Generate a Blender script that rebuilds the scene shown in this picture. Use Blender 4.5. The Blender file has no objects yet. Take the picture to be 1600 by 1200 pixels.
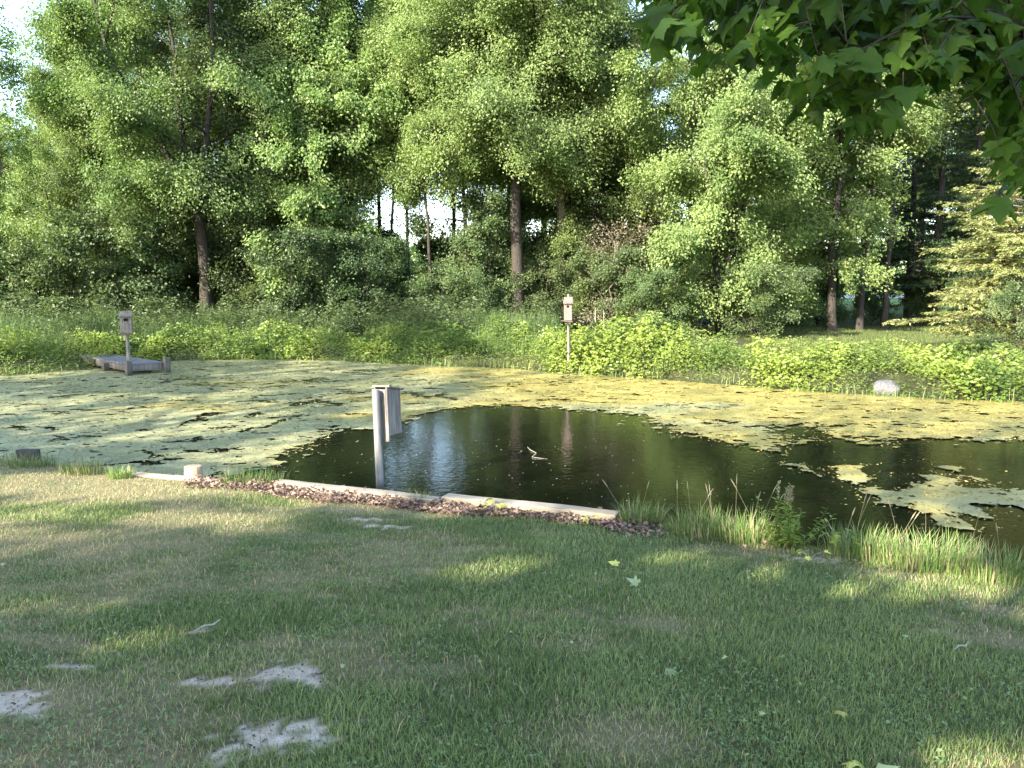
import bpy, bmesh, math, random
import numpy as np
from mathutils import Vector, Matrix, Euler

# ------------------------------------------------------------------ camera, sky, sun, exposure
S = bpy.context.scene
C = S.collection
R_ = math.radians
CAMZ, F, PITCH = 2.2, 1230.0, R_(7.1)
cam_d = bpy.data.cameras.new('camera')
cam_d.sensor_width = 36.0
cam_d.lens = 36.0 * F / 1600.0
cam_d.clip_start = 0.05
cam_d.clip_end = 2000
cam = bpy.data.objects.new('camera', cam_d)
C.objects.link(cam)
cam.location = (0, 0, CAMZ)
cam.rotation_euler = (R_(90) - PITCH, 0, 0)
S.camera = cam

SUN_EL, SUN_AZ = R_(27), R_(43)            # azimuth: to the left of straight behind the camera
TO_SUN = Vector((-math.sin(SUN_AZ) * math.cos(SUN_EL), -math.cos(SUN_AZ) * math.cos(SUN_EL), math.sin(SUN_EL)))
w = bpy.data.worlds.new('World')
S.world = w
w.use_nodes = True
nt = w.node_tree
nt.nodes.clear()
sky = nt.nodes.new('ShaderNodeTexSky')
sky.sky_type = 'NISHITA'
sky.sun_disc = False
sky.sun_elevation = SUN_EL
sky.sun_rotation = math.atan2(TO_SUN.x, TO_SUN.y)
sky.air_density = 1.0
sky.dust_density = 0.9
sky.ozone_density = 0.9
bgn = nt.nodes.new('ShaderNodeBackground')
bgn.inputs['Strength'].default_value = 0.15
wo = nt.nodes.new('ShaderNodeOutputWorld')
nt.links.new(sky.outputs[0], bgn.inputs[0])
nt.links.new(bgn.outputs[0], wo.inputs[0])
sl = bpy.data.lights.new('sun', 'SUN')
sl.energy = 4.0
sl.angle = R_(0.55)
sl.color = (1.0, 0.92, 0.78)
sun = bpy.data.objects.new('sun', sl)
C.objects.link(sun)
sun.location = (-10, -15, 20)
sun.rotation_euler = TO_SUN.to_track_quat('Z', 'Y').to_euler()
S.view_settings.view_transform = 'Standard'
S.view_settings.look = 'None'
S.view_settings.gamma = 1.0
S.view_settings.exposure = 2.62
S.cycles.max_bounces = 7
S.cycles.diffuse_bounces = 4
S.cycles.glossy_bounces = 3
S.cycles.transmission_bounces = 5
S.cycles.transparent_max_bounces = 4
S.cycles.use_denoising = True
S.cycles.sample_clamp_indirect = 8.0

# ------------------------------------------------------------------ projection helpers
def ray(px, py):
    a, b = (px - 800) / F, (600 - py) / F
    c, s = math.cos(PITCH), math.sin(PITCH)
    return Vector((a, c + b * s, -s + b * c))

def at(px, py, z=0.0):
    d = ray(px, py)
    t = (z - CAMZ) / d.z
    return Vector((d.x * t, d.y * t, z))

def atd(px, py, depth):
    d = ray(px, py)
    return Vector((0, 0, CAMZ)) + d * (depth / d.y)

def proj(x, y, z):
    c, s = math.cos(PITCH), math.sin(PITCH)
    zz = z - CAMZ
    f = y * c - zz * s
    u = y * s + zz * c
    f = np.where(f > 0.05, f, 0.05) if isinstance(f, np.ndarray) else max(f, 0.05)
    return 800 + F * x / f, 600 - F * u / f

# ------------------------------------------------------------------ numpy noise
_tab = np.random.RandomState(7).rand(256, 256)
def vnoise(x, y, seed=0):
    x = np.asarray(x, float) + seed * 17.31
    y = np.asarray(y, float) + seed * 9.77
    xi, yi = np.floor(x).astype(int), np.floor(y).astype(int)
    fx, fy = x - xi, y - yi
    fx = fx * fx * (3 - 2 * fx)
    fy = fy * fy * (3 - 2 * fy)
    a = _tab[xi & 255, yi & 255]
    b = _tab[(xi + 1) & 255, yi & 255]
    c = _tab[xi & 255, (yi + 1) & 255]
    d = _tab[(xi + 1) & 255, (yi + 1) & 255]
    return (a * (1 - fx) + b * fx) * (1 - fy) + (c * (1 - fx) + d * fx) * fy

def fbm(x, y, seed=0, octv=4):
    r, amp, tot = 0, 1.0, 0
    for o in range(octv):
        r = r + amp * vnoise(np.asarray(x) * 2 ** o, np.asarray(y) * 2 ** o, seed + o * 3)
        tot += amp
        amp *= 0.5
    return r / tot

def sstep(a, b, x):
    t = np.clip((x - a) / (b - a), 0, 1)
    return t * t * (3 - 2 * t)

def sdist(x, y, poly):
    """signed distance, positive outside"""
    x = np.asarray(x, float)
    y = np.asarray(y, float)
    d2 = np.full(x.shape, 1e9)
    ins = np.zeros(x.shape, bool)
    n = len(poly)
    for i in range(n):
        x0, y0 = poly[i]
        x1, y1 = poly[(i + 1) % n]
        ex, ey = x1 - x0, y1 - y0
        t = np.clip(((x - x0) * ex + (y - y0) * ey) / (ex * ex + ey * ey + 1e-12), 0, 1)
        dx, dy = x - x0 - t * ex, y - y0 - t * ey
        d2 = np.minimum(d2, dx * dx + dy * dy)
        if y0 != y1:
            cr = ((y0 > y) != (y1 > y)) & (x < ex * (y - y0) / ey + x0)
            ins ^= cr
    d = np.sqrt(d2)
    return np.where(ins, -d, d)

# ------------------------------------------------------------------ the pond outline and the terrain
near_px = [(0, 716), (80, 722), (150, 731), (230, 738), (330, 749), (430, 757), (600, 772), (690, 783), (800, 792), (960, 805),
           (1100, 826), (1200, 845), (1300, 858), (1400, 868), (1500, 880), (1600, 897)]
far_px = [(1800, 641), (1600, 629), (1500, 626), (1400, 621), (1260, 612), (1130, 602), (1000, 592), (870, 584), (800, 577), (750, 574),
          (690, 573), (620, 568), (520, 564), (420, 562), (300, 563), (220, 568), (120, 578), (60, 584), (0, 588)]
POND = [(-17.5, 12.6), (-12, 11.4)] + [tuple(at(a, b, 0.08).xy) for a, b in near_px] + [(5.2, 5.0), (8, 4.6), (13, 6.0), (16, 10.5)] + \
       [tuple(at(a, b, 0.0).xy) for a, b in far_px] + [(-16.5, 18.5), (-19, 16)]

def pond_sd(x, y):
    return sdist(x, y, POND)

def ground_h(x, y):
    x = np.asarray(x, float)
    y = np.asarray(y, float)
    s = pond_sd(x, y)
    near = y < (11.2 - 0.40 * x)
    so = np.maximum(s, 0)
    hn = 0.13 * sstep(0.0, 0.22, so) + 0.058 * np.maximum(so - 0.2, 0)
    hn = np.minimum(hn, 0.9)
    hf = 0.32 * sstep(0, 1.3, so) + 0.16 * sstep(1, 6, so) + np.clip(0.038 * (y - 33), 0, 1.0)
    h = np.where(near, hn, hf)
    h = np.where(s < 0, -0.03 - 0.5 * sstep(0, 1.5, -s), h)
    bumps = (fbm(x * 0.9, y * 0.9, 3, 3) - 0.5) * 0.07 * sstep(0.1, 1.0, s)
    return h + bumps

def gh(x, y):
    return float(ground_h(np.array([x]), np.array([y]))[0])

BARE = [(460, 1068, .15, .13), (440, 1178, .20, .13), (325, 1080, .09, .05), (130, 1048, .10, .04), (322, 985, .09, .04), (5, 1122, .16, .12),
        (612, 818, .26, .07), (1270, 862, .18, .09), (560, 806, .24, .06)]
BAREW = [(at(a, b, 0.33 if b > 900 else .22), rx, ry) for a, b, rx, ry in BARE]

def bare_mask(x, y):
    m = np.zeros(np.shape(x))
    wv = (fbm(np.asarray(x) * 6, np.asarray(y) * 6, 21, 3) - 0.5) * 1.6 + (fbm(np.asarray(x) * 19, np.asarray(y) * 19, 22, 2) - 0.5) * 1.9
    for p, rx, ry in BAREW:
        r = np.sqrt(((x - p.x) / rx) ** 2 + ((y - p.y) / ry) ** 2) + wv
        m = np.maximum(m, 1 - sstep(0.65, 1.1, r))
    return m

def dry_mask(x, y):
    x = np.asarray(x, float)
    y = np.asarray(y, float)
    n = fbm(x * 0.9, y * 1.3, 11, 4)
    left = sstep(0.8, -3.0, x) * 0.24 - .04
    edge = sstep(1.6, 0.2, pond_sd(x, y)) * 0.22
    m = 0.85 * sstep(0.48, 0.85, n + left + edge + .35 * (fbm(x * 5, y * 9, 13, 3) - .5))
    px = at(980, 1150, .35)
    m = np.maximum(m, 0.8 * np.exp(-(((x - px.x) / .35) ** 2 + ((y - px.y) / .22) ** 2)))
    px = at(60, 1110, .35)
    m = np.maximum(m, 0.9 * np.exp(-(((x - px.x) / .55) ** 2 + ((y - px.y) / .3) ** 2)))
    return m

# ------------------------------------------------------------------ materials
def newmat(name):
    m = bpy.data.materials.new(name)
    m.use_nodes = True
    t = m.node_tree
    t.nodes.clear()
    return m, t

class NT:
    def __init__(s, t):
        s.t = t
    def n(s, typ, props=None, **inp):
        nd = s.t.nodes.new(typ)
        for k, v in (props or {}).items():
            setattr(nd, k, v)
        for k, v in inp.items():
            key = k.replace('_', ' ')
            sock = nd.inputs[int(k[1:])] if (k[0] == 'i' and k[1:].isdigit()) else nd.inputs[key]
            if hasattr(v, 'is_linked') or isinstance(v, bpy.types.NodeSocket):
                s.t.links.new(v, sock)
            else:
                sock.default_value = v
        return nd
    def out(s, bsdf):
        o = s.t.nodes.new('ShaderNodeOutputMaterial')
        s.t.links.new(bsdf, o.inputs['Surface'])
    def mixc(s, fac, a, b, mode='MIX'):
        nd = s.t.nodes.new('ShaderNodeMix')
        nd.data_type = 'RGBA'
        nd.blend_type = mode
        for sock, v in ((nd.inputs[0], fac), (nd.inputs[6], a), (nd.inputs[7], b)):
            if isinstance(v, bpy.types.NodeSocket):
                s.t.links.new(v, sock)
            elif isinstance(v, (tuple, list)):
                sock.default_value = tuple(v) + ((1,) if len(v) == 3 else ())
            else:
                sock.default_value = v
        return nd.outputs[2]
    def ramp(s, fac, stops):
        nd = s.t.nodes.new('ShaderNodeValToRGB')
        cr = nd.color_ramp
        while len(cr.elements) < len(stops):
            cr.elements.new(0.5)
        for e, (p, c) in zip(cr.elements, stops):
            e.position = p
            e.color = tuple(c) + ((1,) if len(c) == 3 else ())
        s.t.links.new(fac, nd.inputs[0])
        return nd.outputs[0]
    def math(s, op, a, b=None):
        nd = s.t.nodes.new('ShaderNodeMath')
        nd.operation = op
        for sock, v in zip(nd.inputs, (a, b)):
            if v is None:
                continue
            if isinstance(v, bpy.types.NodeSocket):
                s.t.links.new(v, sock)
            else:
                sock.default_value = v
        return nd.outputs[0]

def leaf_mat(name, c0, c1, trans=0.42, rough=0.45, spec=0.35, tcol=(1.12, 1.28, 0.60)):
    m, t = newmat(name)
    N = NT(t)
    a = N.n('ShaderNodeAttribute', {'attribute_name': 'tint'})
    oi = N.n('ShaderNodeObjectInfo')
    col = N.mixc(a.outputs['Fac'], c0, c1)
    hv = N.n('ShaderNodeHueSaturation', Hue=N.math('ADD', 0.488, N.math('MULTIPLY', oi.outputs['Random'], 0.022)),
             Value=N.math('ADD', 0.86, N.math('MULTIPLY', oi.outputs['Random'], 0.28)), Color=col)
    p = N.n('ShaderNodeBsdfPrincipled', Base_Color=hv.outputs[0], Roughness=rough)
    p.inputs['Specular IOR Level'].default_value = spec
    tc = N.mixc(1.0, hv.outputs[0], tcol, 'MULTIPLY')
    tr = N.n('ShaderNodeBsdfTranslucent', Color=tc)
    mx = N.n('ShaderNodeMixShader', i0=trans, i1=p.outputs[0], i2=tr.outputs[0])
    N.out(mx.outputs[0])
    return m

def color_mat(name, trans=0.25, rough=0.5, spec=0.25):
    """blades and litter: colour from the 'col' attribute of each blade"""
    m, t = newmat(name)
    N = NT(t)
    a = N.n('ShaderNodeAttribute', {'attribute_name': 'col'})
    p = N.n('ShaderNodeBsdfPrincipled', Base_Color=a.outputs['Color'], Roughness=rough)
    p.inputs['Specular IOR Level'].default_value = spec
    if trans > 0:
        tr = N.n('ShaderNodeBsdfTranslucent', Color=a.outputs['Color'])
        mx = N.n('ShaderNodeMixShader', i0=trans, i1=p.outputs[0], i2=tr.outputs[0])
        N.out(mx.outputs[0])
    else:
        N.out(p.outputs[0])
    return m

def wood_mat(name, c0, c1, stretch=(14, 14, 1.2), rough=0.8, scale=1.0, bump=0.3, moss=None, wet=False):
    m, t = newmat(name)
    N = NT(t)
    tc = N.n('ShaderNodeTexCoord')
    mp = N.n('ShaderNodeMapping', Vector=tc.outputs['Object'], Scale=tuple(s * scale for s in stretch))
    n1 = N.n('ShaderNodeTexNoise', Vector=mp.outputs[0], Scale=3.0, Detail=6.0, Roughness=0.65)
    n2 = N.n('ShaderNodeTexNoise', Vector=tc.outputs['Object'], Scale=4.0, Detail=4.0)
    col = N.mixc(N.ramp(n1.outputs[0], [(0.32, (0, 0, 0)), (0.68, (1, 1, 1))]), c0, c1)
    col = N.mixc(N.math('MULTIPLY', n2.outputs[0], 0.45), col, tuple(x * 0.6 for x in c0))
    if moss:
        n3 = N.n('ShaderNodeTexNoise', Vector=tc.outputs['Object'], Scale=2.2, Detail=5.0)
        col = N.mixc(N.ramp(n3.outputs[0], [(0.5, (0, 0, 0)), (0.7, (.7, .7, .7))]), col, moss)
    if wet:                                  # stained by the pond up to a hand above the water
        sx = N.n('ShaderNodeSeparateXYZ', Vector=tc.outputs['Object'])
        hz = N.math('ADD', sx.outputs['Z'], N.math('MULTIPLY', N.math('SUBTRACT', n2.outputs[0], 0.5), 0.22))
        col = N.mixc(N.ramp(hz, [(0.02, (.85, .85, .85)), (0.17, (0, 0, 0))]), col, (0.035, 0.038, 0.020))
    bp = N.n('ShaderNodeBump', Strength=bump, Distance=0.02, Height=n1.outputs[0])
    p = N.n('ShaderNodeBsdfPrincipled', Base_Color=col, Roughness=rough, Normal=bp.outputs[0])
    p.inputs['Specular IOR Level'].default_value = 0.2
    N.out(p.outputs[0])
    return m

M = {}
M['maple'] = leaf_mat('maple_foliage', (0.062, 0.108, 0.034), (0.182, 0.236, 0.078))
M['maple_light'] = leaf_mat('light_maple_foliage', (0.098, 0.150, 0.042), (0.230, 0.290, 0.098))
M['under'] = leaf_mat('understorey_foliage', (0.052, 0.088, 0.034), (0.135, 0.182, 0.066))
M['shrub_dark'] = leaf_mat('dark_shrub_foliage', (0.030, 0.062, 0.022), (0.072, 0.120, 0.040), trans=0.3)
M['conifer_dark'] = leaf_mat('dark_conifer_foliage', (0.022, 0.045, 0.020), (0.055, 0.085, 0.035), trans=0.2)
M['conifer_light'] = leaf_mat('golden_conifer_foliage', (0.180, 0.205, 0.072), (0.340, 0.362, 0.145), trans=0.3)
M['bank'] = leaf_mat('bank_plant_foliage', (0.085, 0.150, 0.026), (0.235, 0.300, 0.055))
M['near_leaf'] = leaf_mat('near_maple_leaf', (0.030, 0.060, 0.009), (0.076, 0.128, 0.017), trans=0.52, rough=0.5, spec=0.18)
M['dead_brush'] = leaf_mat('dead_brush', (0.105, 0.098, 0.058), (0.185, 0.165, 0.095), trans=0.15, tcol=(1, .9, .7))
M['bark'] = wood_mat('tree_bark', (0.026, 0.022, 0.018), (0.072, 0.061, 0.049), stretch=(9, 9, 1.4), rough=0.95, bump=0.9)
M['bark_light'] = wood_mat('pale_bark', (0.10, 0.082, 0.064), (0.23, 0.19, 0.15), stretch=(9, 9, 1.4), rough=0.95, bump=0.9)
M['blade'] = color_mat('grass_blades', 0.28)
M['litter'] = color_mat('dead_leaf_litter', 0.12, 0.75, 0.15)
M['grey_wood'] = wood_mat('weathered_grey_wood', (0.085, 0.074, 0.064), (0.30, 0.268, 0.24), wet=True)
M['grey_wood_x'] = wood_mat('weathered_deck_wood', (0.10, 0.098, 0.102), (0.22, 0.215, 0.222), stretch=(1.5, 12, 12))
M['post_wood'] = wood_mat('old_post_wood', (0.06, 0.053, 0.046), (0.19, 0.168, 0.145), wet=True)
M['timber'] = wood_mat('landscape_timber', (0.28, 0.22, 0.15), (0.54, 0.45, 0.33), stretch=(1.0, 12, 12), moss=(0.17, 0.145, 0.095))
M['far_box'] = wood_mat('pinkish_board', (0.16, 0.12, 0.10), (0.29, 0.235, 0.20))
M['pole'] = wood_mat('grey_pole', (0.10, 0.10, 0.097), (0.26, 0.255, 0.245), stretch=(10, 10, 1.0), wet=True)
M['dead_twig'] = wood_mat('pale_dead_twig', (0.24, 0.21, 0.16), (0.42, 0.38, 0.31))
M['log_end'] = wood_mat('log_wood', (0.30, 0.22, 0.14), (0.48, 0.38, 0.26))
M['dark_wood'] = wood_mat('dark_wet_wood', (0.035, 0.032, 0.03), (0.09, 0.085, 0.08))

# dark interior of nest boxes needs no material of its own: the boxes are hollow

def ground_mat():
    m, t = newmat('ground_soil_and_thatch')
    N = NT(t)
    a = N.n('ShaderNodeAttribute', {'attribute_name': 'col'})
    tc = N.n('ShaderNodeTexCoord')
    n1 = N.n('ShaderNodeTexNoise', Vector=tc.outputs['Object'], Scale=22.0, Detail=8.0, Roughness=0.7)
    n2 = N.n('ShaderNodeTexNoise', Vector=tc.outputs['Object'], Scale=140.0, Detail=4.0, Roughness=0.7)
    f = N.math('ADD', N.math('MULTIPLY', n1.outputs[0], 1.3), N.math('MULTIPLY', n2.outputs[0], 1.2))
    v = N.n('ShaderNodeHueSaturation', Value=N.math('ADD', f, -0.25), Color=a.outputs['Color'])
    bp = N.n('ShaderNodeBump', Strength=0.6, Distance=0.03, Height=f)
    p = N.n('ShaderNodeBsdfPrincipled', Base_Color=v.outputs[0], Roughness=0.95, Normal=bp.outputs[0])
    p.inputs['Specular IOR Level'].default_value = 0.1
    N.out(p.outputs[0])
    return m
M['ground'] = ground_mat()

def water_mat():
    m, t = newmat('pond_water')
    N = NT(t)
    tc = N.n('ShaderNodeTexCoord')
    mp = N.n('ShaderNodeMapping', Vector=tc.outputs['Object'], Scale=(1.0, 1.35, 1.0), Rotation=(0, 0, 0.2))
    n1 = N.n('ShaderNodeTexNoise', Vector=mp.outputs[0], Scale=9.0, Detail=4.0, Roughness=0.55, Distortion=0.4)
    n2 = N.n('ShaderNodeTexNoise', Vector=tc.outputs['Object'], Scale=1.1, Detail=2.0)
    # rings spreading from the splash stand-in in the middle of the open water
    c = at(832, 708)
    sub = N.n('ShaderNodeVectorMath', {'operation': 'DISTANCE'}, i0=tc.outputs['Object'], i1=(c.x, c.y, 0.0))
    d = sub.outputs['Value']
    ring = N.math('MULTIPLY', N.math('SINE', N.math('MULTIPLY', d, 52.0)), N.math('POWER', 2.718, N.math('MULTIPLY', d, -2.4)))
    h = N.math('ADD', N.math('ADD', N.math('MULTIPLY', n1.outputs[0], N.math('ADD', 0.35, n2.outputs[0])), N.math('MULTIPLY', n2.outputs[0], 0.3)), N.math('MULTIPLY', ring, 0.30))
    bp = N.n('ShaderNodeBump', Strength=1.0, Distance=0.0034, Height=h)
    n3 = N.n('ShaderNodeTexNoise', Vector=tc.outputs['Object'], Scale=0.8, Detail=3.0)
    col = N.mixc(n3.outputs[0], (0.003, 0.004, 0.002), (0.008, 0.009, 0.004))
    p = N.n('ShaderNodeBsdfPrincipled', Base_Color=col, Roughness=0.03, IOR=1.36, Normal=bp.outputs[0])
    N.out(p.outputs[0])
    return m
M['water'] = water_mat()

def duckweed_mat():
    m, t = newmat('algae_mat')
    N = NT(t)
    a = N.n('ShaderNodeAttribute', {'attribute_name': 'col'})
    tc = N.n('ShaderNodeTexCoord')
    n1 = N.n('ShaderNodeTexNoise', Vector=tc.outputs['Object'], Scale=30.0, Detail=6.0, Roughness=0.75)
    n2 = N.n('ShaderNodeTexNoise', Vector=tc.outputs['Object'], Scale=5.0, Detail=5.0, Roughness=0.6)
    n4 = N.n('ShaderNodeTexNoise', Vector=tc.outputs['Object'], Scale=95.0, Detail=3.0, Roughness=0.8)
    f = N.math('ADD', N.math('ADD', N.math('MULTIPLY', n1.outputs[0], 1.1), N.math('MULTIPLY', n2.outputs[0], 0.6)), N.math('MULTIPLY', n4.outputs[0], 0.9))
    v = N.n('ShaderNodeHueSaturation', Value=N.math('ADD', f, -0.28), Color=a.outputs['Color'])
    bp = N.n('ShaderNodeBump', Strength=0.5, Distance=0.010, Height=f)
    p = N.n('ShaderNodeBsdfPrincipled', Base_Color=v.outputs[0], Roughness=N.math('ADD', 0.12, N.math('MULTIPLY', n2.outputs[0], 0.55)), Normal=bp.outputs[0])
    p.inputs['Specular IOR Level'].default_value = 0.45
    N.out(p.outputs[0])
    return m
M['duckweed'] = duckweed_mat()

def rock_mat():
    m, t = newmat('grey_rock')
    N = NT(t)
    tc = N.n('ShaderNodeTexCoord')
    n1 = N.n('ShaderNodeTexNoise', Vector=tc.outputs['Object'], Scale=9.0, Detail=8.0, Roughness=0.7)
    col = N.ramp(n1.outputs[0], [(0.36, (0.06, 0.057, 0.053)), (0.52, (0.13, 0.124, 0.117)), (0.66, (0.22, 0.21, 0.20))])
    bp = N.n('ShaderNodeBump', Strength=0.8, Distance=0.03, Height=n1.outputs[0])
    p = N.n('ShaderNodeBsdfPrincipled', Base_Color=col, Roughness=0.9, Normal=bp.outputs[0])
    N.out(p.outputs[0])
    return m
M['rock'] = rock_mat()

def plain_mat(name, col, rough=0.7):
    m, t = newmat(name)
    N = NT(t)
    tc = N.n('ShaderNodeTexCoord')
    n1 = N.n('ShaderNodeTexNoise', Vector=tc.outputs['Object'], Scale=12.0, Detail=5.0)
    c = N.mixc(n1.outputs[0], tuple(x * 0.7 for x in col), tuple(min(1, x * 1.25) for x in col))
    p = N.n('ShaderNodeBsdfPrincipled', Base_Color=c, Roughness=rough)
    N.out(p.outputs[0])
    return m
M['road'] = plain_mat('pale_gravel_road', (0.42, 0.36, 0.33), 0.95)
M['fluff'] = plain_mat('white_fluff', (0.55, 0.55, 0.48), 0.9)
M['yellow_leaf'] = leaf_mat('yellow_leaf', (0.42, 0.40, 0.08), (0.55, 0.52, 0.14), trans=0.25)
M['pale_leaf'] = leaf_mat('pale_green_leaf', (0.24, 0.31, 0.14), (0.36, 0.42, 0.22), trans=0.25)
M['seed_stalk'] = plain_mat('dry_seed_stalk', (0.20, 0.17, 0.095), 0.8)
M['flower'] = leaf_mat('brown_seed_head', (0.16, 0.14, 0.085), (0.28, 0.245, 0.15), trans=0.1)

# ------------------------------------------------------------------ mesh helpers
def tag(o, label=None, cat=None, group=None, kind=None):
    for k, v in (('label', label), ('category', cat), ('group', group), ('kind', kind)):
        if v:
            o[k] = v
    return o

def mesh_from(name, V, loops, starts, mat, attrs=None, smooth=False):
    me = bpy.data.meshes.new(name)
    V = np.asarray(V, np.float32).reshape(-1, 3)
    loops = np.asarray(loops, np.int32).ravel()
    starts = np.asarray(starts, np.int32).ravel()
    me.vertices.add(len(V))
    me.vertices.foreach_set('co', V.ravel())
    me.loops.add(len(loops))
    me.loops.foreach_set('vertex_index', loops)
    me.polygons.add(len(starts))
    me.polygons.foreach_set('loop_start', starts)
    me.polygons.foreach_set('use_smooth', np.full(len(starts), smooth, bool))
    for k, v in (attrs or {}).items():
        v = np.asarray(v, np.float32)
        if v.ndim == 1:
            at_ = me.attributes.new(k, 'FLOAT', 'POINT')
            at_.data.foreach_set('value', v)
        else:
            if v.shape[1] == 3:
                v = np.concatenate([v, np.ones((len(v), 1), np.float32)], 1)
            at_ = me.attributes.new(k, 'FLOAT_COLOR', 'POINT')
            at_.data.foreach_set('color', v.ravel())
    me.materials.append(mat)
    me.update(calc_edges=True)
    return me

def link(name, me, parent=None, loc=None):
    o = bpy.data.objects.new(name, me)
    C.objects.link(o)
    if parent:
        o.parent = parent
    if loc is not None:
        o.location = loc
    return o

def empty(name, loc, label, cat, group=None, rz=0.0):
    o = bpy.data.objects.new(name, None)
    o.empty_display_size = 0.2
    C.objects.link(o)
    o.location = loc
    o.rotation_euler = (0, 0, rz)
    return tag(o, label, cat, group)

def quads(name, Q, tint, mat):
    n = len(Q)
    idx = np.arange(n * 4)
    return mesh_from(name, Q.reshape(-1, 3), idx, np.arange(n) * 4, mat, {'tint': np.repeat(tint, 4)})

def norm(a):
    return a / (np.linalg.norm(a, axis=-1, keepdims=True) + 1e-9)

def leaf_quads(P, axis, nrm, L, W, fold=0.18):
    """folded diamond leaves: base at P, along axis"""
    axis = norm(axis)
    side = norm(np.cross(axis, nrm))
    up = np.cross(side, axis)
    L = np.asarray(L).reshape(-1, 1)
    W = np.asarray(W).reshape(-1, 1)
    mid = P + axis * L * 0.45
    a = P
    b = mid + side * W * 0.5 + up * W * fold
    c = P + axis * L - up * W * 0.10
    d = mid - side * W * 0.5 + up * W * fold
    return np.stack([a, b, c, d], 1)

class Tubes:
    def __init__(s):
        s.V, s.L, s.S, s.n, s.nl = [], [], [], 0, 0
    def add(s, pts, rad, sides=6, cap=True):
        pts = np.asarray(pts, float)
        rad = np.broadcast_to(np.asarray(rad, float), (len(pts),))
        tan = norm(np.gradient(pts, axis=0))
        ref = np.array([0.0, 0.0, 1.0]) if abs(tan[0][2]) < 0.9 else np.array([1.0, 0.0, 0.0])
        u = norm(np.cross(tan, ref))
        v = np.cross(tan, u)
        ang = np.arange(sides) / sides * 2 * np.pi
        ring = pts[:, None, :] + rad[:, None, None] * (np.cos(ang)[None, :, None] * u[:, None, :] + np.sin(ang)[None, :, None] * v[:, None, :])
        k = len(pts)
        base = s.n
        s.V.append(ring.reshape(-1, 3))
        i, j = np.meshgrid(np.arange(k - 1), np.arange(sides), indexing='ij')
        i, j = i.ravel(), j.ravel()
        j2 = (j + 1) % sides
        f = np.stack([i * sides + j, i * sides + j2, (i + 1) * sides + j2, (i + 1) * sides + j], 1) + base
        s.L.append(f.ravel())
        s.S.append(np.arange(len(f)) * 4 + s.nl)
        s.nl += len(f) * 4
        if cap:
            for q in (0, k - 1):
                s.L.append(np.arange(sides) + base + q * sides)
                s.S.append(np.array([s.nl]))
                s.nl += sides
        s.n += k * sides
    def mesh(s, name, mat, smooth=True):
        return mesh_from(name, np.concatenate(s.V), np.concatenate(s.L), np.concatenate(s.S), mat, smooth=smooth)

def bm_mesh(name, bm, mat, smooth=False):
    me = bpy.data.meshes.new(name)
    bm.normal_update()
    bm.to_mesh(me)
    bm.free()
    me.materials.append(mat)
    if smooth:
        me.polygons.foreach_set('use_smooth', np.ones(len(me.polygons), bool))
    return me

def add_box(bm, c, s, rot=None, bevel=0.0, jit=0.0, rng=None):
    r = bmesh.ops.create_cube(bm, size=1.0)
    vs = r['verts']
    bmesh.ops.scale(bm, vec=s, verts=vs)
    if jit and rng:
        for v in vs:
            v.co += Vector((rng.uniform(-jit, jit), rng.uniform(-jit, jit), rng.uniform(-jit, jit)))
    if bevel:
        es = list({e for v in vs for e in v.link_edges})
        g = bmesh.ops.bevel(bm, geom=es, offset=bevel, segments=2, affect='EDGES', profile=0.6)
        vs = list({v for f in g['faces'] for v in f.verts} | {v for v in vs if v.is_valid})
    if rot is not None:
        bmesh.ops.rotate(bm, cent=(0, 0, 0), matrix=rot, verts=vs)
    bmesh.ops.translate(bm, vec=c, verts=vs)
    return vs

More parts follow.
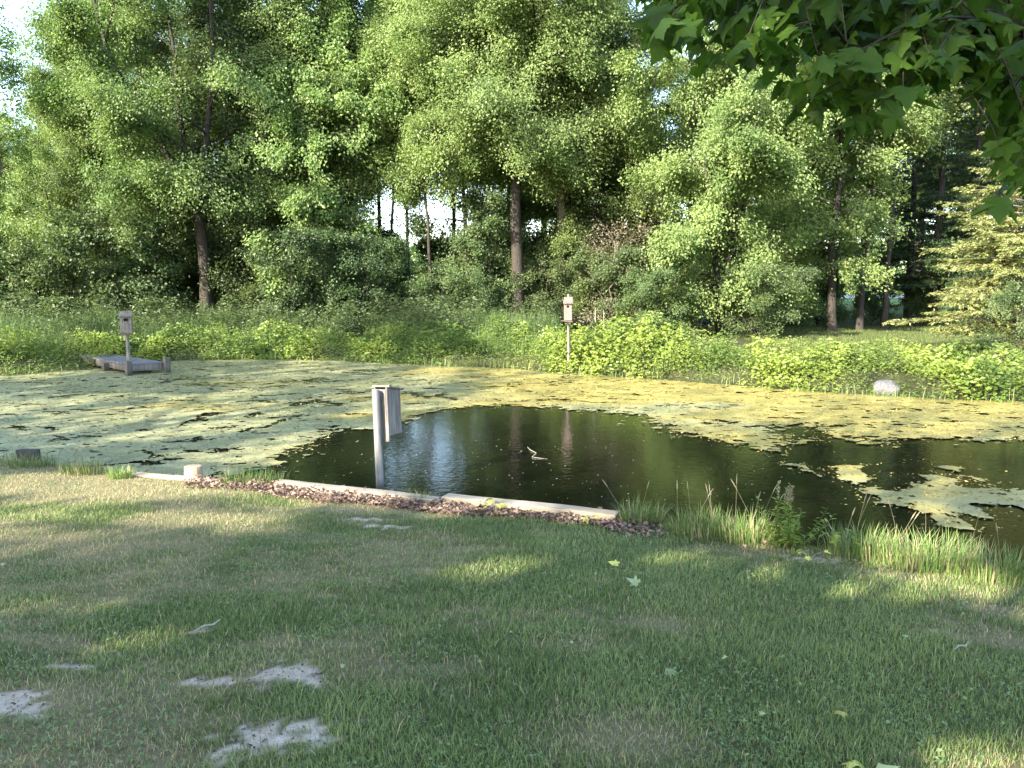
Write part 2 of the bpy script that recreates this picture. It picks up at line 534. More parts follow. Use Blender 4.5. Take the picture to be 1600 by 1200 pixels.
# ------------------------------------------------------------------ ground, water, algae, road
def build_ground():
    def axis(a, b, step, lo, hi, grow=1.18):
        core = list(np.arange(a, b + 1e-6, step))
        s, p, out = step, b, []
        while p < hi:
            s *= grow
            p += s
            out.append(p)
        s, p, pre = step, a, []
        while p > lo:
            s *= grow
            p -= s
            pre.append(p)
        return np.array(pre[::-1] + core + out)
    xs = np.unique(np.round(np.concatenate([axis(-15, 15, 0.11, -500, 500), np.arange(-4.5, 4.5, .04)]), 3))
    ys = np.unique(np.round(np.concatenate([axis(1.5, 26, 0.11, -200, 900), np.arange(2.2, 8.6, .04)]), 3))
    X, Y = np.meshgrid(xs, ys)
    x, y = X.ravel(), Y.ravel()
    z = ground_h(x, y)
    bare, dry, s = bare_mask(x, y), dry_mask(x, y), pond_sd(x, y)
    g = np.array([0.075, 0.085, 0.034])
    st = np.array([0.235, 0.19, 0.105])
    so = np.array([0.50, 0.415, 0.325])
    n1 = fbm(x * 1.4, y * 1.4, 5, 4)[:, None]
    col = g * (0.8 + 0.5 * n1) * (1 - dry[:, None]) + st * dry[:, None]
    col = col * (1 - bare[:, None]) + so * (0.8 + 0.4 * n1) * bare[:, None]
    far = (y >= 11.2 - 0.4 * x) & (s > 0)
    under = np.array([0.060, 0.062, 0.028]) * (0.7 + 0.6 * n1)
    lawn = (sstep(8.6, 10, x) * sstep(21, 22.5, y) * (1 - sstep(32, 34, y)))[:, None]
    fl = np.array([0.065, 0.085, 0.028]) * (0.8 + 0.5 * n1)  # far lawn's shade put into a darker ground colour
    meadow = sstep(38, 44, y)[:, None]
    md = np.array([0.14, 0.20, 0.045]) * (0.8 + 0.5 * n1)
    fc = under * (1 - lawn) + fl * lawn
    fc = fc * (1 - meadow) + md * meadow
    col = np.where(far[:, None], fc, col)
    col = np.where((s < 0)[:, None], np.array([0.05, 0.045, 0.03]), col)
    shore = (sstep(0.55, 0.05, s) * (s > 0) * (~far))[:, None]
    col = col * (1 - shore) + np.array([0.13, 0.09, 0.06]) * shore
    ny, nx = X.shape
    i, j = np.meshgrid(np.arange(ny - 1), np.arange(nx - 1), indexing='ij')
    a = (i * nx + j).ravel()
    f = np.stack([a, a + 1, a + nx + 1, a + nx], 1)
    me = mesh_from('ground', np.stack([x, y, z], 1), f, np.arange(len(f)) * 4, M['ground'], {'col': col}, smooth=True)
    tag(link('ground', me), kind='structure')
build_ground()

def build_water():
    xs, ys = np.arange(-21, 17.6, 0.5), np.arange(3.6, 24.6, 0.5)
    X, Y = np.meshgrid(xs, ys)
    ny, nx = X.shape
    i, j = np.meshgrid(np.arange(ny - 1), np.arange(nx - 1), indexing='ij')
    a = (i * nx + j).ravel()
    f = np.stack([a, a + 1, a + nx + 1, a + nx], 1)
    # keep only cells that touch the pond, so that the sheet never shows above the lawn
    s = pond_sd(X.ravel(), Y.ravel())
    f = f[(s[f] < 0.6).any(1)]
    me = mesh_from('water', np.stack([X.ravel(), Y.ravel(), np.zeros(X.size)], 1), f, np.arange(len(f)) * 4, M['water'], smooth=True)
    tag(link('water', me), kind='structure')
build_water()

OPEN = [(250, 775), (330, 757), (400, 738), (436, 733), (447, 724), (436, 714), (480, 700), (500, 689), (530, 674), (592, 669), (640, 655),
        (700, 640), (742, 636), (830, 635), (905, 643), (1003, 648), (1002, 664), (1060, 681), (1125, 690), (1190, 704), (1225, 706), (1242, 697),
        (1262, 690), (1232, 681), (1222, 668), (1276, 667), (1286, 684), (1330, 687), (1440, 690), (1600, 691), (1900, 700), (2300, 1100), (900, 1000)]
ISLES = [[(1245, 726), (1300, 730), (1345, 728), (1368, 740), (1330, 760), (1300, 748), (1265, 738)],
         [(1340, 762), (1400, 764), (1440, 758), (1428, 747), (1480, 742), (1530, 752), (1560, 764), (1640, 772), (1700, 800), (1600, 808),
          (1560, 824), (1500, 827), (1440, 816), (1418, 798), (1372, 786)],
         [(1446, 729), (1500, 731), (1496, 738), (1452, 735)], [(1330, 689), (1374, 690), (1368, 695), (1336, 694)]]
CRACK = [(505, 629, 62, 4.5, 0), (405, 629, 42, 3.2, -.03), (322, 651, 26, 5, -.22), (296, 661, 30, 2.5, -.2), (236, 712, 34, 5, 0), (290, 711, 14, 5, 0),
         (650, 618, 44, 5, .0), (694, 622, 26, 4, 0), (570, 611, 44, 2.5, -.1), (470, 596, 60, 2.4, -.05), (430, 618, 40, 2, -.1), (1128, 660, 30, 4.5, .05),
         (1175, 668, 20, 3, .1), (1250, 662, 26, 4, 0), (1245, 675, 24, 5, 0), (1590, 685, 22, 3, 0), (1410, 640, 30, 2, 0), (100, 620, 30, 2.2, -.1),
         (85, 645, 26, 2.4, -.1), (170, 591, 20, 2.2, 0), (30, 668, 26, 3, 0), (90, 688, 22, 3, -.15), (420, 664, 40, 2.4, -.2), (300, 688, 30, 2.4, -.1),
         (560, 648, 26, 2.2, 0), (350, 704, 28, 3.4, -.1), (270, 594, 24, 2.4, 0), (740, 590, 24, 2, 0), (870, 625, 30, 2, 0), (215, 640, 22, 2.4, -.1),
         (395, 649, 22, 2.6, 0), (450, 651, 30, 2.2, -.1), (330, 608, 22, 2, 0), (1500, 660, 36, 2, .05), (1330, 655, 22, 2, 0), (1060, 632, 30, 2, 0)]

def build_duckweed():
    st = 0.031
    xs, ys = np.arange(-17, 16, st), np.arange(4.8, 23.6, st)
    X, Y = np.meshgrid(xs, ys)
    rs = np.random.RandomState(4)
    X = X + rs.uniform(-.3, .3, X.shape) * st
    Y = Y + rs.uniform(-.3, .3, X.shape) * st
    x, y = X.ravel(), Y.ravel()
    wx = x + (fbm(x * 2.2, y * 2.2, 31, 4) - .5) * 0.5 + (fbm(x * 9, y * 9, 32, 3) - .5) * .35
    wy = y + (fbm(x * 2.2, y * 2.2, 41, 4) - .5) * 0.5 + (fbm(x * 9, y * 9, 42, 3) - .5) * .35
    so = sdist(wx, wy, [tuple(at(a, b).xy) for a, b in OPEN])       # >0 on the mat
    keep = so > 0
    for isle in ISLES:
        si = sdist(wx, wy, [tuple(at(a, b).xy) for a, b in isle])
        holes = fbm(x * 3.0, y * 2.2, 77, 4)
        keep |= (si < 0) & (holes < 0.60 + np.clip(-si, 0, .25) * 0.3)
    # cracks: listed openings plus fine ridged ones
    px, py = proj(x, y, 0 * x)
    wob = (fbm(x * 3, y * 3, 51, 4) - .5)
    fine = fbm(x * 11, y * 16, 53, 3) - .5
    for cx, cy, rx, ry, sl_ in CRACK:
        dx = px - cx
        dy = py - cy - sl_ * dx + wob * 14 + np.sin(dx * 0.09 + cx) * ry * .6 + fine * 5
        keep &= ~(((dx / rx) ** 2 + (dy / (ry * .62)) ** 2 + wob * 1.8 + fine * 3.0) < .75)
    r1 = np.abs(fbm(x * 0.55 + 0.3 * wob, y * 1.1, 61, 4) - .5)
    zone = fbm(x * 0.35, y * 0.5, 63, 2)
    keep &= ~((r1 < 0.0065) & (zone > 0.50))
    pin = fbm(x * 3.2, y * 5.5, 71, 3)
    keep &= ~((pin > 0.765) & (so > 0))
    fl = fbm(x * 7, y * 13, 73, 3)
    keep &= ~((fl > 0.755) & (fbm(x * .9, y * 1.4, 74, 2) > .42))
    rim = np.abs(so)
    keep &= ~((so > 0) & (fbm(x * 10, y * 14, 75, 2) > .42 + rim * 1.1))
    keep |= (so < 0) & (fbm(x * 8, y * 11, 76, 2) > .735 + rim * .25)
    keep &= pond_sd(x, y) < 0.05
    ny, nx = X.shape
    i, j = np.meshgrid(np.arange(ny - 1), np.arange(nx - 1), indexing='ij')
    a = (i * nx + j).ravel()
    f = np.stack([a, a + 1, a + nx + 1, a + nx], 1)
    f = f[keep[f].sum(1) >= 3]
    used = np.unique(f)
    remap = np.full(len(x), -1)
    remap[used] = np.arange(len(used))
    f = remap[f]
    x, y = x[used], y[used]
    z = 0.006 + 0.016 * fbm(x * 4, y * 4, 81, 3)
    g = sstep(0.35, 0.7, fbm(x * 0.5, y * 0.9, 91, 4) + 0.035 * (x + 1.0))[:, None]
    n = fbm(x * 2.5, y * 4, 95, 4)[:, None]
    dk = sstep(.56, .72, fbm(x * 1.3, y * 2.6, 97, 4))[:, None]
    green = np.array([0.232, 0.228, 0.116])
    gold = np.array([0.275, 0.228, 0.070])
    col = (green * (1 - g) + gold * g) * (0.6 + 0.8 * n)
    col = col * (1 - .45 * dk) + np.array([0.12, 0.135, 0.05]) * .45 * dk
    m = 190000
    fx, fy = rs.uniform(-17, 15, m), rs.uniform(5, 23.4, m)
    wx = fx + (fbm(fx * 2.2, fy * 2.2, 31, 4) - .5) * 0.5 + (fbm(fx * 9, fy * 9, 32, 3) - .5) * .35
    wy = fy + (fbm(fx * 2.2, fy * 2.2, 41, 4) - .5) * 0.5 + (fbm(fx * 9, fy * 9, 42, 3) - .5) * .35
    so2 = sdist(wx, wy, [tuple(at(a_, b_).xy) for a_, b_ in OPEN])
    for isle in ISLES:
        so2 = np.maximum(so2, -sdist(wx, wy, [tuple(at(a_, b_).xy) for a_, b_ in isle]))
    kk = (pond_sd(fx, fy) < 0.0) & (rs.rand(m) < np.where(so2 > 0, .75, .8 * np.exp(so2 / .09))) & (fbm(fx * 5, fy * 8, 79, 2) > .33)
    fx, fy = fx[kk], fy[kk]
    m = len(fx)
    aa = rs.rand(m) * 6.283
    Lf = rs.uniform(.012, .05, m)
    FQ = leaf_quads(np.stack([fx, fy, np.full(m, .020)], 1), np.stack([np.cos(aa), np.sin(aa), rs.normal(0, .12, m)], 1),
                    np.stack([rs.normal(0, .2, m), rs.normal(0, .2, m), np.ones(m)], 1), Lf, Lf * rs.uniform(.4, .9, m), fold=.15)
    gg = sstep(0.35, 0.7, fbm(fx * 0.5, fy * 0.9, 91, 4) + 0.035 * (fx + 1.0))[:, None]
    fc = (green * (1 - gg) + gold * gg) * (0.45 + 1.1 * rs.rand(m)[:, None])
    fme = mesh_from('duckweed_flakes', FQ.reshape(-1, 3), np.arange(m * 4), np.arange(m) * 4, M['litter'], {'col': np.repeat(fc, 4, 0)})
    tag(link('duckweed_flakes', fme), 'loose flakes of algae and duckweed along the edges of the mat', 'duckweed', kind='stuff')
    me = mesh_from('duckweed', np.stack([x, y, z], 1), f, np.arange(len(f)) * 4, M['duckweed'], {'col': col}, smooth=True)
    tag(link('duckweed', me), 'yellow green mat of algae floating on the pond', 'algae', kind='stuff')
build_duckweed()

def build_road():
    xs = np.linspace(-10, 120, 60)
    rows = []
    for dy in (0, 4.5):
        yy = 55 + dy + 0 * xs
        rows.append(np.stack([xs, yy, ground_h(xs, yy) + 0.03], 1))
    V = np.concatenate(rows)
    n = len(xs)
    a = np.arange(n - 1)
    f = np.stack([a, a + 1, a + n + 1, a + n], 1)
    tag(link('road', mesh_from('road', V, f, np.arange(len(f)) * 4, M['road'])), kind='structure')
build_road()

# ------------------------------------------------------------------ grass
def blades(P, H, W, lean, az, col, curve=0.6):
    """each blade: two base, two middle and one tip vertex"""
    n = len(P)
    d = np.stack([np.cos(az), np.sin(az), 0 * az], 1)
    ph = az + np.pi / 2
    s = np.stack([np.cos(ph), np.sin(ph), 0 * az], 1) * (W * 0.5)[:, None]
    up = np.array([0, 0, 1.0])
    mid = P + up * (H * 0.55)[:, None] + d * (H * lean * 0.35)[:, None]
    tip = P + up * (H * (1 - 0.35 * lean * curve))[:, None] + d * (H * lean)[:, None]
    V = np.stack([P - s, P + s, mid + s * 0.8, mid - s * 0.8, tip], 1)
    b = np.arange(n)[:, None] * 5
    L = np.concatenate([b + np.array([0, 1, 2, 3]), b + np.array([3, 2, 4])], 1)
    st = (np.arange(n)[:, None] * 7 + np.array([0, 4])).ravel()
    return V.reshape(-1, 3), L.ravel(), st, np.repeat(col, 5, 0)

def build_lawn():
    rs = np.random.RandomState(12)
    n = 800000
    d = 1.7 + 9.5 * rs.rand(n) ** 1.15
    x = (rs.rand(n) * 2 - 1) * (0.70 * d + 2.0)
    y = d
    s = pond_sd(x, y)
    bare, dry = bare_mask(x, y), dry_mask(x, y)
    den = fbm(x * 6, y * 6, 15, 3)
    keep = (s > 0.10) & (rs.rand(n) > bare * 0.90) & (rs.rand(n) < 1.0 - 0.35 * dry) & (rs.rand(n) < 0.45 + 1.0 * den)
    litter = (s < 0.66 + 0.34 * (fbm(x * 2.6, y * 2.6, 47, 3) - .5)) & (x > -3.2) & (x < 1.25)
    keep &= ~(litter & (rs.rand(n) < 0.95))
    x, y, dry, s = x[keep], y[keep], dry[keep], s[keep]
    n = len(x)
    z = ground_h(x, y)
    v = rs.rand(n)
    patch = fbm(x * 2.1, y * 2.1, 19, 3)
    H = (0.018 + 0.030 * rs.rand(n)) * (0.7 + 0.7 * patch) * (1 - 0.35 * dry)
    long_ = rs.rand(n) < 0.012
    H = np.where(long_, H * 2.0, H)
    W = 0.0022 + 0.0020 * rs.rand(n)
    lean = 0.15 + 0.95 * rs.rand(n)
    az = rs.rand(n) * 2 * np.pi
    g0, g1 = np.array([0.104, 0.158, 0.040]), np.array([0.250, 0.310, 0.100])
    lush = sstep(0.35, 0.65, fbm(x * 1.7, y * 1.7, 23, 3))[:, None]
    col = g0 + (g1 - g0) * (0.55 * v[:, None] + 0.45 * (1 - lush))
    straw = np.array([0.42, 0.35, 0.20]) * (0.65 + 0.6 * rs.rand(n)[:, None])
    isst = (rs.rand(n) < 0.06 + 0.62 * dry)[:, None]
    col = np.where(isst, straw, col)
    V, L, st, cc = blades(np.stack([x, y, z - 0.004], 1), H, W, lean, az, col)
    me = mesh_from('lawn_grass', V, L, st, M['blade'], {'col': cc})
    tag(link('lawn_grass', me), 'mown green lawn with straw coloured dry patches', 'grass', kind='stuff')
build_lawn()

def build_clover():
    """small round leaved weeds low in the turf"""
    rs = np.random.RandomState(24)
    n = 90000
    y = 1.8 + 8 * rs.rand(n)
    x = (rs.rand(n) * 2 - 1) * (.7 * y + .6)
    k = (fbm(x * 2.6, y * 2.6, 46, 3) > .56) & (pond_sd(x, y) > .5) & (bare_mask(x, y) < .2) & (rs.rand(n) < .55)
    x, y = x[k], y[k]
    n = len(x)
    az = rs.rand(n) * 6.283
    L = rs.uniform(.010, .024, n)
    P = np.stack([x, y, ground_h(x, y) + rs.uniform(.012, .034, n)], 1)
    Q = leaf_quads(P, np.stack([np.cos(az), np.sin(az), rs.normal(0, .3, n)], 1), np.stack([rs.normal(0, .35, n), rs.normal(0, .35, n), np.ones(n)], 1), L, L * rs.uniform(.5, .9, n))
    v = rs.rand(n)[:, None]
    col = np.array([.085, .155, .05]) * (1 - v) + np.array([.20, .28, .11]) * v
    me = mesh_from('clover', Q.reshape(-1, 3), np.arange(n * 4), np.arange(n) * 4, M['blade'], {'col': np.repeat(col, 4, 0)})
    tag(link('clover', me), 'clover and small weeds low in the lawn', 'clover', kind='stuff')
build_clover()

def build_far_lawn():
    rs = np.random.RandomState(13)
    n = 60000
    x, y = rs.uniform(7.5, 20, n), rs.uniform(19.5, 33, n)
    s = pond_sd(x, y)
    k = s > 2.2
    x, y = x[k], y[k]
    n = len(x)
    v = rs.rand(n)[:, None]
    col = np.array([0.060, 0.090, 0.028]) * (1 - v) + np.array([0.145, 0.165, 0.055]) * v  # blades darkened as well, in place of tree shade
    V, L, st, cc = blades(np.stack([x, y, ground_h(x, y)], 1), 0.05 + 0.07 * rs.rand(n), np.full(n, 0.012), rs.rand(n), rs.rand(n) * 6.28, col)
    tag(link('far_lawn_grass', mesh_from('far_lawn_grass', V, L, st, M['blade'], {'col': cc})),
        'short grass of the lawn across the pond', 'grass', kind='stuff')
build_far_lawn()

def build_tall_grass():
    rs = np.random.RandomState(14)
    n = 150000
    x = rs.uniform(-22, 16, n)
    y = rs.uniform(17, 33, n)
    s = pond_sd(x, y)
    left = x < 1.5
    patch = fbm(x * 0.8, y * 0.8, 33, 3)
    keep = (y > 11.2 - 0.4 * x) & (s > np.where(left, 1.0, .5)) & np.where(left, s < 8, (s < 3.0) & (rs.rand(n) < 0.45)) & (patch > 0.36)
    x, y, patch, left, s = x[keep], y[keep], patch[keep], left[keep], s[keep]
    n = len(x)
    H = (0.45 + 0.65 * rs.rand(n)) * (0.55 + 0.9 * patch) * np.where(left, 1.0, 0.7 - .42 * sstep(4.5, 6.5, x)) * (0.55 + .45 * sstep(1.0, 3.0, s))
    v = rs.rand(n)[:, None]
    col = np.array([0.065, 0.118, 0.036]) * (1 - v) + np.array([0.150, 0.212, 0.070]) * v
    V, L, st, cc = blades(np.stack([x, y, ground_h(x, y)], 1), H, 0.008 + 0.010 * rs.rand(n), 0.1 + 0.5 * rs.rand(n), rs.rand(n) * 6.28, col)
    tag(link('tall_grass', mesh_from('tall_grass', V, L, st, M['blade'], {'col': cc})),
        'tall wild grass growing behind the far bank', 'grass', kind='stuff')
build_tall_grass()

def build_bank_plants():
    """leafy ground cover hanging over the far water's edge"""
    rs = np.random.RandomState(15)
    n = 420000
    x = rs.uniform(-21, 16, n)
    y = rs.uniform(13.5, 28, n)
    s = pond_sd(x, y)
    fars = y > 11.2 - 0.4 * x
    left = x < -0.9
    wid = np.where(left, 1.9, 2.4)
    keep = fars & (s > -0.18) & (s < wid)
    keep &= ~((s < 0.0) & (fbm(x * 2.5, y * 2.5, 99, 3) < 0.42))
    keep |= fars & (s > -.2) & (s < .35) & (rs.rand(n) < .8)
    x, y, s, left, wid = x[keep], y[keep], s[keep], left[keep], wid[keep]
    n = len(x)
    mound = np.where(left, .35, .52) + 0.75 * sstep(.25, .75, fbm(x * .8, y * .8, 35, 2)) + 0.9 * sstep(.2, .8, fbm(x * 2.4, y * 2.4, 36, 2))
    rk = at(1386, 617, 0)
    top = np.where(left, 0.42, 0.56 - .20 * sstep(4.5, 6.5, x)) * mound * sstep(-0.35, 0.25, s) * (1 - 0.5 * sstep(wid * 0.75, wid, s)) + 0.05
    top = top * np.where(((x - rk.x) / .5) ** 2 + ((y - rk.y + .1) / .55) ** 2 < 1, .12, 1)
    h = top * (1 - rs.rand(n) ** 1.5)
    P = np.stack([x, y, np.maximum(ground_h(x, y), 0) + h], 1)
    az = rs.rand(n) * 6.283
    ax = np.stack([np.cos(az), np.sin(az), rs.uniform(-.7, .3, n)], 1)
    nr = norm(np.stack([rs.normal(-.2, .5, n), rs.normal(-.75, .5, n), np.ones(n)], 1))
    kind = fbm(x * .9 + 9, y * .9, 38, 3)
    L = rs.uniform(.035, .09, n) * np.where(kind > .52, 1.5, 1)
    Q = leaf_quads(P, ax, nr, L, L * np.where(kind < .42, .3, rs.uniform(.5, .8, n)))
    tint = np.clip(0.9 * sstep(.3, .75, fbm(x * 1.1, y * 1.1, 37, 3)) + 0.5 * rs.rand(n) - .1 - np.where(left, .12, 0), 0, 1)
    tag(link('bank_plants', quads('bank_plants', Q, tint, M['bank'])), 'leafy green plants crowding the far bank of the pond', 'plants', kind='stuff')
build_bank_plants()

def build_weeds():
    """broad leaved wild plants standing among the tall grass"""
    rs = np.random.RandomState(25)
    n = 260000
    x = rs.uniform(-22, 12, n)
    y = rs.uniform(19, 31, n)
    s = pond_sd(x, y)
    pt = fbm(x * .9, y * .9, 26, 3)
    k = (y > 11.2 - .4 * x) & (s > 1.6) & (s < np.where(x < 1.5, 8.5, 3.6)) & (x < 6) & (pt > .47)
    x, y, s, pt = x[k], y[k], s[k], pt[k]
    n = len(x)
    top = (0.35 + 4.2 * (pt - .47)) * (0.6 + 0.8 * fbm(x * 3, y * 3, 27, 2)) * np.where(x < 1.5, 1, .6)
    h = np.minimum(top, 1.5) * (1 - .75 * rs.rand(n) ** 1.6)
    az = rs.rand(n) * 6.283
    ax = np.stack([np.cos(az), np.sin(az), rs.uniform(-.7, .4, n)], 1)
    nr = norm(np.stack([rs.normal(-.1, .5, n), rs.normal(-.5, .5, n), np.ones(n)], 1))
    L = rs.uniform(.05, .13, n)
    Q = leaf_quads(np.stack([x, y, ground_h(x, y) + h], 1), ax, nr, L, L * rs.uniform(.35, .7, n))
    tag(link('wild_plants', quads('wild_plants', Q, np.clip(rs.normal(.45, .25, n), 0, 1), M['under'])), 'wild leafy weeds mixed into the tall grass behind the far bank', 'plants', kind='stuff')
build_weeds()

def build_reeds():
    """thin stems standing along the far waterline"""
    rs = np.random.RandomState(16)
    n = 16000
    x = rs.uniform(-20, 15, n)
    y = rs.uniform(13.5, 24, n)
    s = pond_sd(x, y)
    k = (y > 11.2 - 0.4 * x) & (s > -0.35) & (s < 0.25) & (fbm(x * 1.5, y * 1.5, 39, 3) > .42)
    x, y = x[k], y[k]
    n = len(x)
    v = rs.rand(n)[:, None]
    col = np.array([0.10, 0.16, 0.05]) * (1 - v) + np.array([0.30, 0.32, 0.13]) * v
    V, L, st, cc = blades(np.stack([x, y, 0 * x - 0.02], 1), rs.uniform(.12, .38, n), rs.uniform(.010, .018, n), rs.uniform(.05, .5, n), rs.rand(n) * 6.28, col)
    tag(link('waterside_grass', mesh_from('waterside_grass', V, L, st, M['blade'], {'col': cc})),
        'short pale reeds lining the far waterline', 'grass', kind='stuff')
build_reeds()

def build_shore_grass():
    rs = np.random.RandomState(17)
    n = 80000
    x = rs.uniform(-10, 8.5, n)
    y = rs.uniform(3.4, 12.5, n)
    s = pond_sd(x, y)
    near = y < 11.2 - 0.4 * x
    wild = np.where(x > 0.9, 1.0, np.where(x < -3.0, .45, 0.02))
    wd = np.where(x > 0.9, 0.42 + 0.10 * np.clip(x - 1, 0, 3), 0.30)
    k = near & (s > -0.10) & (s < wd) & (rs.rand(n) < wild) & (fbm(x * 2.4, y * 2.4, 43, 3) > .53)
    x, y, s = x[k], y[k], s[k]
    n = len(x)
    pt = fbm(x * 2, y * 2, 44, 3)
    right = sstep(.9, 3, x)
    H = (0.06 + 0.26 * rs.rand(n) ** 1.9) * (0.15 + 1.7 * pt) * (0.65 + .7 * right)
    v = rs.rand(n)[:, None]
    col = np.array([0.06, 0.11, 0.03]) * (1 - v) + np.array([0.20, 0.24, 0.085]) * v
    z = np.maximum(ground_h(x, y), -0.02)
    V, L, st, cc = blades(np.stack([x, y, z], 1), H, rs.uniform(.004, .008, n), rs.uniform(.1, .9, n), rs.rand(n) * 6.28, col)
    tag(link('shore_grass', mesh_from('shore_grass', V, L, st, M['blade'], {'col': cc})),
        'long grass along the near edge of the pond', 'grass', kind='stuff')
build_shore_grass()

# ------------------------------------------------------------------ dead leaf litter by the timbers
def build_litter():
    rs = np.random.RandomState(18)
    n = 76000
    x = rs.uniform(-3.4, 2.6, n)
    y = rs.uniform(5.4, 9.4, n)
    s = pond_sd(x, y)
    edge = 0.66 + 0.34 * (fbm(x * 2.6, y * 2.6, 47, 3) - .5)
    k = (s > 0.10) & (s < edge) & (y < 11.2 - 0.4 * x)
    k &= ~((rs.rand(n) < sstep(.7, 1.35, x) * .98)) & ~((x < -2.9) & (rs.rand(n) < 0.6))
    x, y, s = x[k], y[k], s[k]
    n = len(x)
    z = ground_h(x, y) + rs.uniform(0.0, .05, n) * sstep(.1, .2, s)
    az = rs.rand(n) * 6.283
    ax = np.stack([np.cos(az), np.sin(az), rs.normal(0, .35, n)], 1)
    nr = norm(np.stack([rs.normal(0, .55, n), rs.normal(0, .55, n), np.ones(n)], 1))
    L = rs.uniform(.022, .062, n)
    Q = leaf_quads(np.stack([x, y, z], 1), ax, nr, L, L * rs.uniform(.5, .8, n), fold=.35)
    c0, c1 = np.array([0.105, 0.070, 0.052]), np.array([0.36, 0.255, 0.195])
    v = rs.rand(n)[:, None] ** 1.4
    col = np.repeat(c0 * (1 - v) + c1 * v, 4, 0)
    me = mesh_from('leaf_litter', Q.reshape(-1, 3), np.arange(n * 4), np.arange(n) * 4, M['litter'], {'col': col})
    tag(link('leaf_litter', me), 'brown dead leaves banked against the edging timbers', 'dead leaves', kind='stuff')
build_litter()

def build_crumbs():
    rs = np.random.RandomState(28)
    X, Y = [], []
    for p, rx, ry in BAREW:
        m = int(5200 * rx * ry / .02)
        X.append(p.x + rs.uniform(-1.5, 1.5, m) * rx)
        Y.append(p.y + rs.uniform(-1.5, 1.5, m) * ry)
    x, y = np.concatenate(X), np.concatenate(Y)
    k = (bare_mask(x, y) > .25) & (rs.rand(len(x)) < .25 + .6 * sstep(.45, .6, fbm(x * 13, y * 13, 29, 2)))
    k &= rs.rand(len(x)) < .12
    x, y = x[k], y[k]
    n = len(x)
    az = rs.rand(n) * 6.283
    ax = np.stack([np.cos(az), np.sin(az), rs.normal(0, .3, n)], 1)
    nr = norm(np.stack([rs.normal(0, .5, n), rs.normal(0, .5, n), np.ones(n)], 1))
    straw = rs.rand(n) < .45
    L = np.where(straw, rs.uniform(.015, .05, n), rs.uniform(.006, .020, n))
    W = np.where(straw, .002, L * .7)
    Q = leaf_quads(np.stack([x, y, ground_h(x, y) + .004], 1), ax, nr, L, W, fold=.4)
    v = rs.rand(n)[:, None]
    col = np.where(straw[:, None], np.array([.40, .33, .21]) * (.6 + .5 * v), np.array([.10, .085, .065]) * (.6 + 2.6 * v ** 2))
    me = mesh_from('soil_crumbs', Q.reshape(-1, 3), np.arange(n * 4), np.arange(n) * 4, M['litter'], {'col': np.repeat(col, 4, 0)})
    tag(link('soil_crumbs', me), 'crumbs of soil and dry straw on the bare patches', 'soil', kind='stuff')
build_crumbs()

def build_fluff():
    rs = np.random.RandomState(19)
    pts = []
    while len(pts) < 230:
        p = at(rs.uniform(430, 1250), rs.uniform(640, 800))
        c = at(840, 712)
        if (p - c).length < abs(rs.normal(0, 2.6)) and gh(p.x, p.y) < -0.05:
            pts.append(p)
    V, L, st, k = [], [], [], 0
    for p in pts:
        m = 6
        r = rs.uniform(.003, .008)
        for q in range(m):
            a = q / m * 6.283
            V.append((p.x + r * math.cos(a) * rs.uniform(.6, 1.8), p.y + r * math.sin(a) * rs.uniform(.6, 1.4), .006))
            L.append(k + q)
        st.append(k)
        k += m
    tag(link('floating_fluff', mesh_from('floating_fluff', V, L, st, M['fluff'])), 'pale specks of fluff floating on the open water', 'fluff', kind='stuff')
build_fluff()

